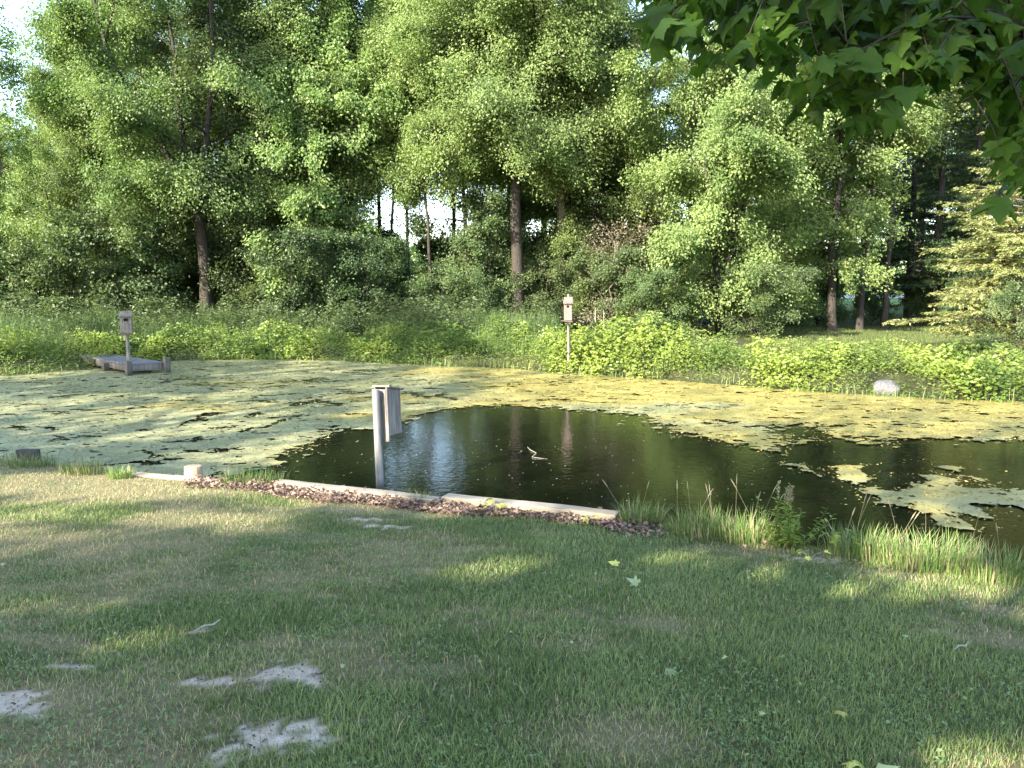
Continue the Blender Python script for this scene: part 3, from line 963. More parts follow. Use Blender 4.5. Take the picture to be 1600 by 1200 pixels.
# ------------------------------------------------------------------ trees
def tree_geo(seed, H, tr, cb, R, nl, nleaf, leaf=0.11, fork=None, lean=(0, 0), droop=0.5, prof=None, dens=1.0, up0=0.25, up1=1.0, clump=0.17, sub=1.0, flat=1.0):
    rs = np.random.RandomState(seed)
    T = Tubes()
    prof = prof or (lambda t: math.sin(math.pi * min(1, max(0, 0.12 + 0.82 * t))) ** 0.7)
    def bend(p0, p1, k, wob):
        ts = np.linspace(0, 1, k)[:, None]
        pts = p0 + (p1 - p0) * ts
        off = np.cumsum(rs.normal(0, wob, (k, 3)), 0) * np.sin(ts * np.pi)
        off[:, 2] *= 0.3
        return pts + off
    stems = []
    topc = np.array([lean[0] * H, lean[1] * H, H * 0.95])
    if fork:
        hf, nf, spread = fork
        fp = np.array([lean[0] * hf * .5, lean[1] * hf * .5, hf])
        pts = bend(np.array([0, 0, -0.25]), fp, 7, 0.05 * tr / 0.25)
        rad = tr * np.linspace(1.0, 0.72, 7)
        rad[0] *= 1.5
        rad[1] *= 1.08
        T.add(pts, rad, 9)
        a0 = rs.rand() * 6.28
        for q in range(nf):
            a = a0 + q * 6.283 / nf + rs.uniform(-.4, .4)
            e = topc + np.array([math.cos(a), math.sin(a), 0]) * spread * rs.uniform(.7, 1.2) - np.array([0, 0, H * rs.uniform(0, .14)])
            lp = bend(fp - np.array([0, 0, 0.1]), e, 10, 0.10)
            ts = np.linspace(0, 1, 10)
            lp[:, :2] += (np.array([math.cos(a), math.sin(a)]) * spread * .28)[None] * np.sin(ts * np.pi)[:, None]
            lr = np.maximum(tr * 0.58 * (1 - ts * 0.93), 0.015)
            T.add(lp, lr, 7)
            stems.append((lp, lr))
    else:
        lp = bend(np.array([0, 0, -0.25]), topc, 15, 0.06)
        ts = np.linspace(0, 1, 15)
        lr = np.maximum(tr * (1 - 0.94 * ts ** 0.9), 0.012)
        lr[0] *= 1.45
        T.add(lp, lr, 9)
        stems.append((lp, lr))
    tw0, tw1, twf = [], [], []
    az = rs.rand() * 6.28
    for i in range(nl):
        t = (i + rs.rand() * 0.8) / nl
        z = cb + (H * 0.96 - cb) * t ** 0.92
        lp, lr = stems[i % len(stems)]
        if z < lp[0, 2]:
            z = lp[0, 2] + 0.1 + 0.6 * rs.rand()
        z = min(z, lp[-1, 2] - 0.02)
        p0 = np.array([np.interp(z, lp[:, 2], lp[:, k]) for k in range(3)])
        r0 = float(np.interp(z, lp[:, 2], lr))
        az += 2.4 + rs.uniform(-.5, .5)
        Ln = R * prof(t) * rs.uniform(.68, 1.15)
        el = up0 + (up1 - up0) * t + rs.uniform(-.15, .2)
        dirv = np.array([math.cos(az) * math.cos(el), math.sin(az) * math.cos(el), math.sin(el)])
        k = 7
        ts = np.linspace(0, 1, k)[:, None]
        pts = p0 + dirv * Ln * ts + np.array([0, 0, -1.0]) * droop * Ln * 0.42 * ts ** 2.2
        pts = pts + np.cumsum(rs.normal(0, 0.045 * Ln / 3, (k, 3)), 0) * ts
        T.add(pts, np.maximum(min(r0 * 0.55, 0.016 * Ln + 0.02) * (1 - 0.9 * ts[:, 0]), 0.006), 5, cap=False)
        ff = min(1.8, max(.25, rs.gamma(3.0, .34)))
        nsb = max(3, int(Ln * 2.3 * sub))
        for b in range(nsb):
            s = 0.16 + 0.84 * (b + rs.rand()) / nsb
            q0 = np.array([np.interp(s, ts[:, 0], pts[:, c]) for c in range(3)])
            sa = (1 if b % 2 else -1) * rs.uniform(.5, 1.15)
            ld = norm(pts[-1] - pts[0])
            sd = np.array([ld[0] * math.cos(sa) - ld[1] * math.sin(sa), ld[0] * math.sin(sa) + ld[1] * math.cos(sa), (ld[2] * 0.5 + rs.uniform(-.5, .65)) * flat])
            sd = norm(sd)
            sL = Ln * rs.uniform(.24, .46) * (1.15 - 0.6 * s) + 0.25
            tk = np.linspace(0, 1, 4)[:, None]
            sp = q0 + sd * sL * tk - np.array([0, 0, 1.0]) * droop * sL * 0.35 * tk ** 2
            T.add(sp, np.maximum(0.012 * (1 - tk[:, 0]) * (0.5 + Ln * .15), 0.003), 3, cap=False)
            fs = ff * rs.gamma(1.3, .8)
            ntw = max(2, int(sL * 3.2 * dens))
            for c in range(ntw):
                f = 0.15 + 0.85 * (c + rs.rand()) / ntw
                w0 = np.array([np.interp(f, tk[:, 0], sp[:, e]) for e in range(3)])
                wd = norm(sd + rs.normal(0, .65, 3) * np.array([1, 1, .9 * flat]))
                wl = rs.uniform(.28, .72) * (1.1 - .4 * f)
                tw0.append(w0)
                twf.append(fs)
                tw1.append(w0 + wd * wl - np.array([0, 0, droop * wl * .35]))
    tw0, tw1 = np.array(tw0), np.array(tw1)
    # leaves in loose drooping sprays along the twigs, a few sprays fuller than others
    full = np.array(twf) * rs.gamma(1.3, 1.0, len(tw0)) + .02
    idx = rs.choice(len(tw0), nleaf, p=full / full.sum())
    u = rs.rand(nleaf)[:, None] ** 0.7
    off = rs.normal(0, clump, (nleaf, 3)) * np.array([1, 1, .85 * flat])
    off[:, 2] -= np.abs(rs.normal(0, .13 * droop, nleaf))
    P = tw0[idx] + (tw1[idx] - tw0[idx]) * u + off
    td = norm(tw1[idx] - tw0[idx])
    out = norm(P * np.array([1, 1, 0.0]) + 1e-3)
    ax = td * 0.6 + out * 0.35 + rs.normal(0, .5, (nleaf, 3)) + np.array([0, 0, -0.45 * droop - .1])
    nr = norm(np.array([0, 0, 0.55]) + out * 0.75 + rs.normal(0, .5, (nleaf, 3)))
    L = leaf * rs.uniform(.65, 1.3, nleaf)
    Q = leaf_quads(P, ax, nr, L, L * rs.uniform(.6, .9, nleaf))
    tint = np.clip(0.35 + 0.28 * rs.normal(0, 1, len(tw0))[idx] * .8 + rs.normal(0, .10, nleaf) + 0.25 * u[:, 0], 0, 1)
    return T, Q, tint

def conifer_geo(seed, H, tr, R, nw, nleaf, cb=0.6, leaf=0.09, droop=.5):
    rs = np.random.RandomState(seed)
    T = Tubes()
    ts = np.linspace(0, 1, 12)
    lp = np.stack([0.03 * np.sin(ts * 7), 0.03 * np.cos(ts * 5), -0.2 + (H + .2) * ts], 1)
    T.add(lp, np.maximum(tr * (1 - .95 * ts), .01), 8)
    a0, a1 = [], []
    for i in range(nw):
        z = cb + (H - cb) * (i / nw) ** 1.05
        nb = rs.randint(3, 6)
        ph = rs.rand() * 6.28
        for b in range(nb):
            a = ph + b * 6.283 / nb + rs.uniform(-.3, .3)
            zz = max(.3, z + rs.uniform(-.32, .32))
            Ln = R * (1 - zz / H) ** 0.8 * rs.uniform(.6, 1.12) + .12
            d = np.array([math.cos(a), math.sin(a), 0.12 + 0.5 * zz / H])
            tk = np.linspace(0, 1, 6)[:, None]
            pts = np.array([0, 0, zz]) + d * Ln * tk - np.array([0, 0, 1]) * droop * Ln * .5 * tk ** 1.6
            pts[-1, 2] += .05 * Ln
            T.add(pts, np.maximum(.018 * Ln * .6 * (1 - tk[:, 0]) + .004, .004), 4, cap=False)
            m = max(4, int(Ln * 9))
            for c in range(m):
                s = .15 + .85 * (c + rs.rand()) / m
                q = np.array([np.interp(s, tk[:, 0], pts[:, e]) for e in range(3)])
                sa = (1 if c % 2 else -1) * rs.uniform(.6, 1.0)
                sd = np.array([d[0] * math.cos(sa) - d[1] * math.sin(sa), d[0] * math.sin(sa) + d[1] * math.cos(sa), rs.uniform(-.55, .1)])
                wl = (.18 + .30 * Ln * (1.1 - s)) * rs.uniform(.6, 1.1)
                a0.append(q)
                a1.append(q + norm(sd) * wl)
    a0, a1 = np.array(a0), np.array(a1)
    ln = np.linalg.norm(a1 - a0, axis=1)
    idx = rs.choice(len(a0), nleaf, p=ln / ln.sum())
    u = rs.rand(nleaf)[:, None]
    P = a0[idx] + (a1[idx] - a0[idx]) * u + rs.normal(0, .02, (nleaf, 3))
    td = norm(a1[idx] - a0[idx])
    ax = td + rs.normal(0, .45, (nleaf, 3)) + np.array([0, 0, -.18])
    nr = norm(np.array([0, 0, 1.0]) + rs.normal(0, .4, (nleaf, 3)))
    L = leaf * rs.uniform(.7, 1.4, nleaf)
    Q = leaf_quads(P, ax, nr, L, L * rs.uniform(.28, .42, nleaf), fold=.1)
    tint = np.clip(rs.normal(.45, .2, nleaf) + .3 * (u[:, 0] - .5), 0, 1)
    return T, Q, tint

def protos():
    P = {}
    def reg(key, geo, leafm, barkm='bark'):
        T, Q, ti = geo
        P[key] = (T.mesh('trunk', M[barkm]), quads('crown', Q, ti, M[leafm]))
    reg('leaning', tree_geo(101, 16, .25, 1.5, 4.5, 50, 150000, leaf=.085, fork=(4.6, 3, 1.6), lean=(-.07, -.02), droop=.75, clump=.24), 'maple')
    reg('tall', tree_geo(102, 17, .23, 1.2, 3.8, 54, 145000, leaf=.085, droop=.8, clump=.24), 'maple')
    reg('wide', tree_geo(103, 16.5, .25, 2.8, 5.0, 60, 170000, leaf=.085, fork=(6.0, 2, .9), droop=.9, clump=.25), 'maple_light')
    reg('airy', tree_geo(104, 17, .20, 2.2, 3.7, 36, 85000, leaf=.088, droop=.65, fork=(7, 2, 1.2), clump=.24), 'maple', 'bark_light')
    reg('low', tree_geo(105, 12.8, .20, .4, 3.9, 58, 155000, leaf=.088, droop=1.0, fork=(1.4, 3, 1.3), clump=.23), 'maple_light')
    reg('spray', tree_geo(106, 12, .17, 1.8, 3.2, 36, 75000, leaf=.10, droop=1.1), 'maple_light')
    reg('slender', tree_geo(107, 13, .12, 1.0, 2.3, 36, 65000, leaf=.088, droop=.65, clump=.22), 'under')
    reg('snag', tree_geo(108, 12, .13, .4, .95, 46, 15000, leaf=.09, droop=.6, prof=lambda t: 0.95 * (1 - t) ** .6 + .12), 'maple_light', 'bark_light')
    reg('high', tree_geo(115, 15.5, .11, 6.3, 2.7, 40, 80000, leaf=.088, droop=.9, clump=.23), 'maple_light')
    reg('shrub', tree_geo(109, 3.6, .07, .15, 1.9, 22, 24000, leaf=.095, fork=(.25, 4, 1.0), droop=.4, dens=1.4, sub=1.5), 'under')
    reg('bush', tree_geo(110, 4.2, .10, .1, 2.1, 26, 28000, leaf=.10, fork=(.2, 3, .8), droop=.5, dens=1.4, sub=1.5), 'shrub_dark')
    reg('sapling', tree_geo(111, 5.5, .06, .8, 1.5, 20, 14000, leaf=.10, droop=.5), 'under')
    reg('fir', conifer_geo(112, 13, .2, 2.6, 34, 56000, cb=1.2), 'conifer_dark')
    reg('golden', conifer_geo(113, 8.8, .15, 2.7, 44, 90000, cb=.75, leaf=.085, droop=.55), 'conifer_light', 'bark_light')
    T, Q, ti = tree_geo(114, 2.9, .03, .3, .85, 26, 4200, leaf=.05, fork=(.3, 4, .5), droop=.2, dens=1.8, sub=2)
    P['brush'] = (T.mesh('stems', M['bark_light']), quads('foliage', Q, ti, M['dead_brush']))
    return P
PROTO = protos()

def place_tree(name, key, px, depth, label, cat='tree', scale=1.0, rz=0.0, group=None, sz=None, parts=('trunk', 'crown')):
    x = (px - 800) / F * depth * 1.0
    y = depth
    o = empty(name, (x, y, gh(x, y) - 0.02), label, cat, group, rz)
    o.scale = (scale, scale, sz or scale)
    tm, cm = PROTO[key]
    link(parts[0], tm, o)
    link(parts[1], cm, o)
    return o

front = [
    ('maple_tree', 'leaning', 322, 29, 'leafy maple whose dark limbs fan up to the left, behind the tall grass', 1.0, 0.3),
    ('maple_tree', 'slender', 375, 30.5, 'slim tree with a dark bare lower trunk, just right of the fanning maple', 1.05, 1.0),
    ('maple_tree', 'tall', 472, 31.5, 'tall straight maple with a full crown above the dark bushes', 1.0, 2.2),
    ('maple_tree', 'tall', 205, 33, 'tall maple standing left of and behind the fanning maple', .95, 4.0),
    ('maple_tree', 'wide', 808, 29.5, 'broad maple with the thickest dark trunk, at the centre behind the pond', 1.0, 1.35),
    ('maple_tree', 'airy', 874, 31.5, 'thin crowned tree with a pale sunlit trunk, right of the thickest trunk', 1.0, 5.0),
    ('maple_tree', 'slender', 908, 33.5, 'slim dark trunked tree behind the far nest box', 1.15, 3.0),
    ('maple_tree', 'low', 1128, 27.5, 'light green maple drooping almost to the ground, right of the far nest box', 1.0, .4),
    ('maple_tree', 'spray', 1300, 29.0, 'pale maple with hanging leaf sprays over the far lawn', 1.0, 2.6),
    ('maple_tree', 'high', 1342, 30.5, 'bare trunked tree at the back of the far lawn, left one of two', 1.1, .8),
    ('maple_tree', 'high', 1380, 31.5, 'bare trunked tree at the back of the far lawn, right one of two', 1.15, 2.0),
    ('maple_tree', 'tall', 50, 36, 'low leafy tree at the left rim of the wood under open sky', .55, 1.7),
    ('maple_tree', 'slender', 560, 34, 'slim tree beside the low gap of sky in the wood', 1.0, .5),
    ('maple_tree', 'spray', 512, 30.5, 'maple whose low sprays hang left of the gap of sky', 1.1, 4.4),
    ('maple_tree', 'slender', 735, 31, 'slim tree just left of the thickest trunk', 1.05, 5.2),
]
for nm, key, px, d, lab, sc, rz in front:
    place_tree(nm, key, px, d, lab, 'tree', sc, rz)
place_tree('vine_covered_snag', 'snag', 8, 27, 'tall thin dead tree wrapped in sunlit vines at the left edge', 'tree', 1.0, .5)
place_tree('vine_covered_snag', 'snag', -55, 26, 'vine wrapped dead tree just past the left edge', 'tree', .9, 2.5)
place_tree('dark_fir_tree', 'fir', 1455, 33, 'dark conifer behind the golden one, at the right of the far lawn', 'conifer', 1.0, .3)
place_tree('dark_fir_tree', 'fir', 1575, 31, 'dark conifer at the far right behind the golden one', 'conifer', 1.1, 1.3)
place_tree('dark_fir_tree', 'fir', 1250, 37, 'dark conifer between the drooping maple and the pale maple', 'conifer', 1.05, 2.3)
place_tree('dark_fir_tree', 'fir', 1415, 37, 'dark conifer behind the two bare trunks of the far lawn', 'conifer', 1.0, 4.3)
place_tree('dark_fir_tree', 'fir', 1510, 37.5, 'dark conifer filling the gap left of the golden one, deep in the wood', 'conifer', 1.1, 5.3)
place_tree('dark_fir_tree', 'fir', 985, 38, 'dark conifer deep in the wood behind the far nest box', 'conifer', 1.1, 3.3)
place_tree('golden_conifer', 'golden', 1596, 20.3, 'yellow green conifer glowing in the sun on the right bank', 'conifer', 1.15, .6, sz=.80)
shrubs = [
    ('bush', 462, 28, 'dark rounded bush under the tall straight maple', .85, .2),
    ('bush', 555, 28, 'large dark bush left of the low gap of sky', .80, 1.2),
    ('bush', 630, 30, 'dark bush under the low gap of sky', .6, 2.2),
    ('shrub', 700, 28, 'green shrub left of the thickest trunk', .62, .9),
    ('shrub', 175, 28, 'light green spreading shrub above the dock', 1.1, 1.8),
    ('shrub', 60, 27, 'pale shrub at the left edge behind the dock', .8, 2.8),
    ('shrub', -40, 26.5, 'shrub cut off by the left edge of the view', .9, 3.3),
    ('sapling', 255, 29, 'young leafy tree left of the fanning maple trunk', .9, .8),
    ('sapling', 415, 30, 'young tree right of the bare dark trunk', .8, 2.1),
    ('sapling', 760, 30, 'young tree close left of the thickest trunk', .85, 3.1),
    ('shrub', 960, 29.5, 'shrub under the wood behind the brown brush', .8, 4.2),
    ('shrub', 1180, 26, 'low green shrub at the foot of the drooping maple', .62, 5.0),
    ('bush', 1275, 33, 'dark bush closing the left end of the far lawn', .75, .4),
    ('bush', 1360, 34.5, 'dark bush behind the far lawn under the two bare trunks', .5, 1.4),
    ('bush', 1440, 33.5, 'dark bush behind the far lawn beside the conifers', .5, 2.4),
    ('bush', 1530, 31, 'dark bush at the right end of the far lawn', .8, 3.4),
    ('shrub', 855, 30, 'shrub right of the thickest trunk', .7, 1.1),
    ('shrub', 1620, 17.5, 'green shrub at the right edge of the far bank', .5, 4.7),
    ('shrub', 1035, 26.5, 'shrub left of the drooping maple stem', .6, 3.9),
]
for key, px, d, lab, sc, rz in shrubs:
    place_tree({'bush': 'dark_bush', 'shrub': 'leafy_shrub', 'sapling': 'young_tree'}[key], key, px, d, lab,
               {'bush': 'bush', 'shrub': 'shrub', 'sapling': 'tree'}[key], sc, rz)
place_tree('dead_brush', 'brush', 958, 28.6, 'brown dry brush standing behind the far nest box', 'dead shrub', 1.3, 0, parts=('stems', 'foliage'))
place_tree('maple_tree', 'high', 642, 31.5, 'slender maple carrying its crown high above the low gap of sky', 'tree', .84, 3.6)
place_tree('maple_tree', 'high', 592, 33, 'slender high crowned maple left of the low gap of sky', 'tree', 1.05, .6)
place_tree('maple_tree', 'high', 676, 30, 'slender maple leaning its low sprays over the gap of sky from the right', 'tree', .78, 5.1)
place_tree('maple_tree', 'high', 612, 32, 'slender maple closing the gap of sky from the left', 'tree', .82, 2.4)
place_tree('maple_tree', 'high', 705, 34, 'slender high crowned maple right of the low gap of sky', 'tree', 1.08, 1.6)
place_tree('maple_tree', 'low', 950, 31.5, 'light green maple between the thin pale trunked tree and the drooping maple', 'tree', .85, 3.6)
place_tree('maple_tree', 'low', 130, 31.5, 'bushy light maple low at the left above the dock', 'tree', .72, 1.9)
place_tree('maple_tree', 'low', 1215, 33, 'bushy maple between the drooping maple and the hanging sprays', 'tree', .8, 2.9)
rb = random.Random(5)
for px, d, key, sc in [(270, 35, 'sapling', 1.1), (395, 34, 'sapling', 1.0), (350, 39, 'shrub', 1.1), (300, 40, 'shrub', 1.2), (440, 36, 'sapling', 1.0), (505, 35, 'shrub', 1.1), (560, 37, 'shrub', .9),
                       (760, 35, 'shrub', 1.0), (840, 34, 'sapling', 1.1), (880, 36, 'shrub', 1.1), (925, 32, 'sapling', .8), (1020, 34, 'shrub', 1.1), (1080, 36, 'shrub', 1.1), (1150, 33, 'sapling', .9),
                       (190, 36, 'shrub', 1.1), (110, 36, 'shrub', 1.2), (20, 36, 'shrub', 1.2), (-60, 34, 'shrub', 1.2), (240, 41, 'shrub', 1.3), (150, 42, 'shrub', 1.3), (60, 42, 'shrub', 1.3), (660, 40, 'shrub', .6)]:
    place_tree('undergrowth_shrub', key, px, d, 'leafy undergrowth half hidden beneath the trees of the wood', 'shrub', sc, rb.uniform(0, 6.28),
               'undergrowth beneath the wood')
for px, d, key, sc in [(-110, 44, 'tall', .95), (5, 46, 'tall', .70), (-30, 41, 'wide', .62), (125, 42, 'airy', .85), (180, 46, 'tall', .95), (280, 40, 'tall', 1.0), (400, 42, 'leaning', 1.0), (500, 40, 'tall', .95), (520, 46, 'tall', .95),
                       (800, 42, 'tall', 1.0), (850, 45, 'wide', .9), (940, 41, 'airy', 1.0), (1080, 46, 'leaning', .9), (1120, 40, 'airy', .9), (1190, 46, 'tall', .95),
                       (1262, 44, 'leaning', 1.0), (1340, 47, 'tall', 1.1), (1430, 44, 'wide', 1.0), (1530, 43, 'tall', 1.1), (1620, 40, 'wide', 1.0), (1720, 36, 'tall', 1.0)]:
    place_tree('background_tree', key, px, d, 'leafy tree deep in the wood, half hidden by the trees in front', 'tree', sc, rb.uniform(0, 6.28),
               'trees standing behind the front row')

# far-off wood beyond the meadow
def build_far_wood():
    rs = np.random.RandomState(77)
    n = 60000
    x = rs.uniform(-190, 190, n)
    y = 150 + rs.normal(0, 5, n)
    top = 9 * (0.6 + .7 * fbm(x * .09, 0 * x, 66, 3))
    z = 1.4 + top * rs.rand(n) ** .8
    ax = rs.normal(0, 1, (n, 3))
    nr = rs.normal(0, 1, (n, 3)) + np.array([0, -.6, .6])
    Q = leaf_quads(np.stack([x, y, z], 1), ax, nr, rs.uniform(.6, 1.3, n), rs.uniform(.5, .9, n))
    tag(link('distant_wood', quads('distant_wood', Q, rs.rand(n), M['under'])), 'distant line of woods beyond the meadow', 'woods', kind='stuff')
build_far_wood()

# ------------------------------------------------------------------ unseen shade trees beside and behind the viewer, crowns carved for the light
LIT = [(120, 752, 330, 26), (240, 806, 210, 13), (30, 806, 90, 12), (50, 838, 130, 9), (400, 776, 80, 12), (390, 825, 80, 8), (560, 774, 60, 14), (480, 762, 80, 10),
       (700, 794, 60, 14), (800, 786, 90, 16), (910, 802, 60, 12), (790, 889, 120, 22), (1065, 868, 75, 15), (1385, 900, 190, 34), (1440, 850, 100, 40),
       (1600, 940, 90, 28), (1560, 1185, 110, 40), (270, 1008, 90, 20), (130, 955, 150, 14), (1260, 858, 60, 16), (640, 840, 70, 10), (1180, 800, 60, 50)]

def shade_keep(P, rs):
    """which leaves of the shade trees stay: the crowns have gaps where the lawn below lies in the sun"""
    t = (P[:, 2] - 0.25) / TO_SUN.z
    hx, hy = P[:, 0] - TO_SUN.x * t, P[:, 1] - TO_SUN.y * t
    n = fbm(hx * 1.6, hy * 1.6, 55, 3) - .5
    px, py = proj(hx, hy, np.full(len(hx), .25))
    s = pond_sd(hx, hy)
    lawn = (hy < 11.2 - .4 * hx) & (s > -0.5)
    litm = np.zeros(len(hx), bool)
    for cx, cy, rx, ry in LIT:
        litm |= ((px - cx) / rx) ** 2 + ((py - cy) / ry) ** 2 < 1.05 + 1.5 * n
    b = np.interp(py, [560, 600, 640, 700, 760], [735, 715, 640, 470, 430])
    pond_sh = px < b + n * 260
    far = (~lawn) & (s > 1.2)
    dapple = fbm(hx * .8 + 3, hy * .5, 58, 3)
    dockz = (px > 60) & (px < 300) & (py < 600)
    keep = np.where(lawn, ~litm, (pond_sh & ((dapple > .62) | dockz | (rs.rand(len(hx)) < .12))) | (rs.rand(len(hx)) < .02))
    keep = np.where(far, (px < 750 + n * 120) & (hy < 30) & (rs.rand(len(hx)) < np.interp(hy, [23, 27], [.9, .10])), keep)
    keep = np.where((hy < 1.0), rs.rand(len(hx)) < .6, keep)
    t2 = (P[:, 2] - 3.3) / TO_SUN.z
    ox, oy = P[:, 0] - TO_SUN.x * t2, P[:, 1] - TO_SUN.y * t2
    keep = np.where((t2 > 0) & (((ox - 1.5) / 1.5) ** 2 + ((oy - 2.9) / 1.0) ** 2 < 1), rs.rand(len(hx)) < .2, keep)
    # nothing of these crowns hangs into the view
    qx, qy = proj(P[:, 0], P[:, 1], P[:, 2])
    vis = (P[:, 1] > .15) & (qx > -120) & (qx < 1720) & (qy > -130) & (qy < 1300)
    return keep & ~vis

def shade_tree(seed, x, y, H, tr, cb, R, nl, nleaf, label, fork):
    o = empty('shade_tree', (x, y, gh(x, y) - .02), label, 'tree')
    T, Q, ti = tree_geo(seed, H, tr, cb, R, nl, nleaf, leaf=.19, fork=fork, droop=.4, clump=.28)
    rs = np.random.RandomState(seed)
    k = shade_keep(Q.mean(1) + np.array(o.location), rs)
    link('trunk', T.mesh('trunk', M['bark']), o)
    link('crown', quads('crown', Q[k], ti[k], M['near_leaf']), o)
    return o
shade_tree(202, -9.0, -6.0, 14, .3, 3, 5.5, 34, 60000, 'unseen tall maple shading the lawn from behind left of the viewer', (4, 3, 2))
shade_tree(203, -17.5, -1.5, 17, .3, 2.4, 6.0, 36, 60000, 'tall maple out of view beyond the left end of the lawn', (5, 3, 2))
shade_tree(204, -20.5, 6.0, 17, .3, 2.0, 5.5, 36, 60000, 'tall maple on the left shore out of view', (5, 3, 2))
shade_tree(205, -14.5, -9.5, 17, .3, 2.4, 6.0, 34, 60000, 'unseen tall maple standing far behind the viewer to the left', (5, 3, 2))
shade_tree(207, -4.8, -2.9, 10, .22, 2.8, 4.4, 30, 40000, 'smaller unseen maple added close behind the viewer to shade the lawn', (3.4, 3, 1.5))  # out of view, added to shade the near lawn
shade_tree(206, -4.0, -11.0, 16, .3, 2.6, 6.0, 34, 60000, 'unseen tall maple standing straight behind the viewer', (5, 3, 2))

# the near maple: the crown above the viewer and the branch that hangs into the picture
HALF = [(0.0, 0.0), (.10, -.03), (.24, -.10), (.36, -.06), (.47, .04), (.38, .12), (.36, .20), (.47, .26), (.60, .36), (.66, .47), (.52, .46), (.42, .47),
        (.33, .44), (.27, .50), (.27, .62), (.22, .66), (.14, .76), (.08, .88), (0.0, 1.02)]
OUTL = np.array(HALF + [(-a, b) for a, b in HALF[-2:0:-1]])

def maple_leaves(P, axis, nrm, size, rs):
    n, k = len(P), len(OUTL)
    axis = norm(axis)
    side = norm(np.cross(axis, nrm))
    up = np.cross(side, axis)
    wv = rs.normal(0, 1, (n, 3))
    pts = np.concatenate([OUTL, [[0, .33]]])
    u = pts[None, :, 0] * (1 + .08 * wv[:, :1])
    v = pts[None, :, 1]
    zz = -(.34 + .30 * wv[:, 1:2]) * np.abs(u) ** 1.5 - (.22 + .2 * wv[:, 2:3]) * v ** 2 + .05 * np.sin(u * 9 + wv[:, :1] * 3)
    s = np.asarray(size)[:, None, None]
    V = P[:, None] + s * (side[:, None] * u[..., None] + axis[:, None] * v[..., None] + up[:, None] * zz[..., None])
    b = np.arange(n)[:, None, None] * (k + 1)
    tri = np.stack([np.arange(k), (np.arange(k) + 1) % k, np.full(k, k)], 1)[None]
    return V.reshape(-1, 3), (b + tri).reshape(-1, 3)

def near_maple():
    rs = np.random.RandomState(301)
    bx, by = 5.6, -2.6
    o = empty('overhanging_maple', (bx, by, gh(bx, by) - .02), 'near maple hanging its dark lobed leaves into the top right corner', 'tree')
    base = np.array(o.location)
    T, Q, ti = tree_geo(302, 11, .28, 3.4, 5.0, 28, 16000, leaf=.17, fork=(3.6, 3, 2), droop=.35, clump=.25)
    k = shade_keep(Q.mean(1) + base, rs)
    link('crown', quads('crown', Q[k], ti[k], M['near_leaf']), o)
    link('trunk', T.mesh('trunk', M['bark']), o)
    # the hanging branch
    B = Tubes()
    def bez(p, q, r, s_, k):
        t = np.linspace(0, 1, k)[:, None]
        return (1 - t) ** 3 * p + 3 * (1 - t) ** 2 * t * q + 3 * (1 - t) * t ** 2 * r + t ** 3 * s_
    limb0 = np.array([bx - .1, by + .2, 4.1])
    ends = [atd(1010, -60, 3.1), atd(1250, -90, 3.0), atd(1420, -60, 2.8), atd(1600, 40, 2.7), atd(1330, -60, 3.6), atd(1560, -80, 3.3)]
    limbs = []
    for e in ends:
        e = np.array(e)
        l = bez(limb0, limb0 + np.array([-.8, 1.2, .9]), e + np.array([.9, -1.0, .75]), e, 12)
        limbs.append(l)
        B.add(l - base, np.linspace(.045, .008, 12), 6, cap=False)
    lim = np.concatenate(limbs)
    lowx = [1010, 1060, 1110, 1160, 1210, 1260, 1300, 1350, 1400, 1440, 1490, 1530, 1560, 1620]
    lowy = [50, 75, 120, 105, 135, 205, 165, 200, 170, 125, 115, 180, 320, 300]
    LP, LA, LN, LS = [], [], [], []
    def leaf_at(p, tw):
        pet = norm(np.array([rs.normal(0, .6), rs.normal(0, .6), rs.uniform(-.7, .15)]) + tw * .25)
        q = p + pet * rs.uniform(.03, .07)
        B.add(np.array([p, (p + q) / 2 + np.array([0, 0, .004]), q]) - base, [.0016, .0013, .0012], 3, cap=False)
        LP.append(q)
        LA.append(pet * np.array([1, 1, .5]) + np.array([0, 0, rs.uniform(-1.0, -.1)]))
        LN.append(np.array([rs.normal(0, .35), rs.normal(0, .35), 1.0]))
        LS.append(rs.uniform(.05, .115))
    for q in range(125):
        ex = rs.uniform(1015, 1680)
        ly = np.interp(ex, lowx, lowy)
        ey = ly * (1 - .9 * rs.rand() ** 1.5) - 8
        e = np.array(atd(ex, ey, rs.uniform(2.3, 3.7)))
        d2 = ((lim - e) ** 2).sum(1) + np.where(lim[:, 2] < e[2] + .05, 4, 0)
        s0 = lim[d2.argsort()[rs.randint(0, 3)]]
        mid = (s0 + e) / 2 + np.array([rs.normal(0, .05), rs.normal(0, .05), .10])
        tw = bez(s0, mid, mid, e, 7)
        B.add(tw - base, np.linspace(.006, .0018, 7), 4, cap=False)
        Ln = np.linalg.norm(e - s0)
        m = max(4, int(Ln / .085))
        for c in range(m):
            f = .25 + .75 * (c + 1) / m
            p = np.array([np.interp(f, np.linspace(0, 1, 7), tw[:, k_]) for k_ in range(3)])
            leaf_at(p, norm(e - s0))
            if rs.rand() < .75:
                leaf_at(p, norm(e - s0))
    LP, LA, LN, LS = map(np.array, (LP, LA, LN, LS))
    pxl, pyl = proj(LP[:, 0], LP[:, 1], LP[:, 2])
    k = pyl < np.interp(pxl, lowx, lowy) + 6
    k &= pxl > 1005
    V, Fc = maple_leaves(LP[k] - base, LA[k], LN[k], LS[k], rs)
    tint = np.repeat(rs.rand(k.sum()), len(OUTL) + 1)
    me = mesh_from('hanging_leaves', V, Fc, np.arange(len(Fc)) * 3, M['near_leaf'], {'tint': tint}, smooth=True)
    link('hanging_leaves', me, o)
    link('hanging_branch', B.mesh('hanging_branch', M['bark']), o)
near_maple()

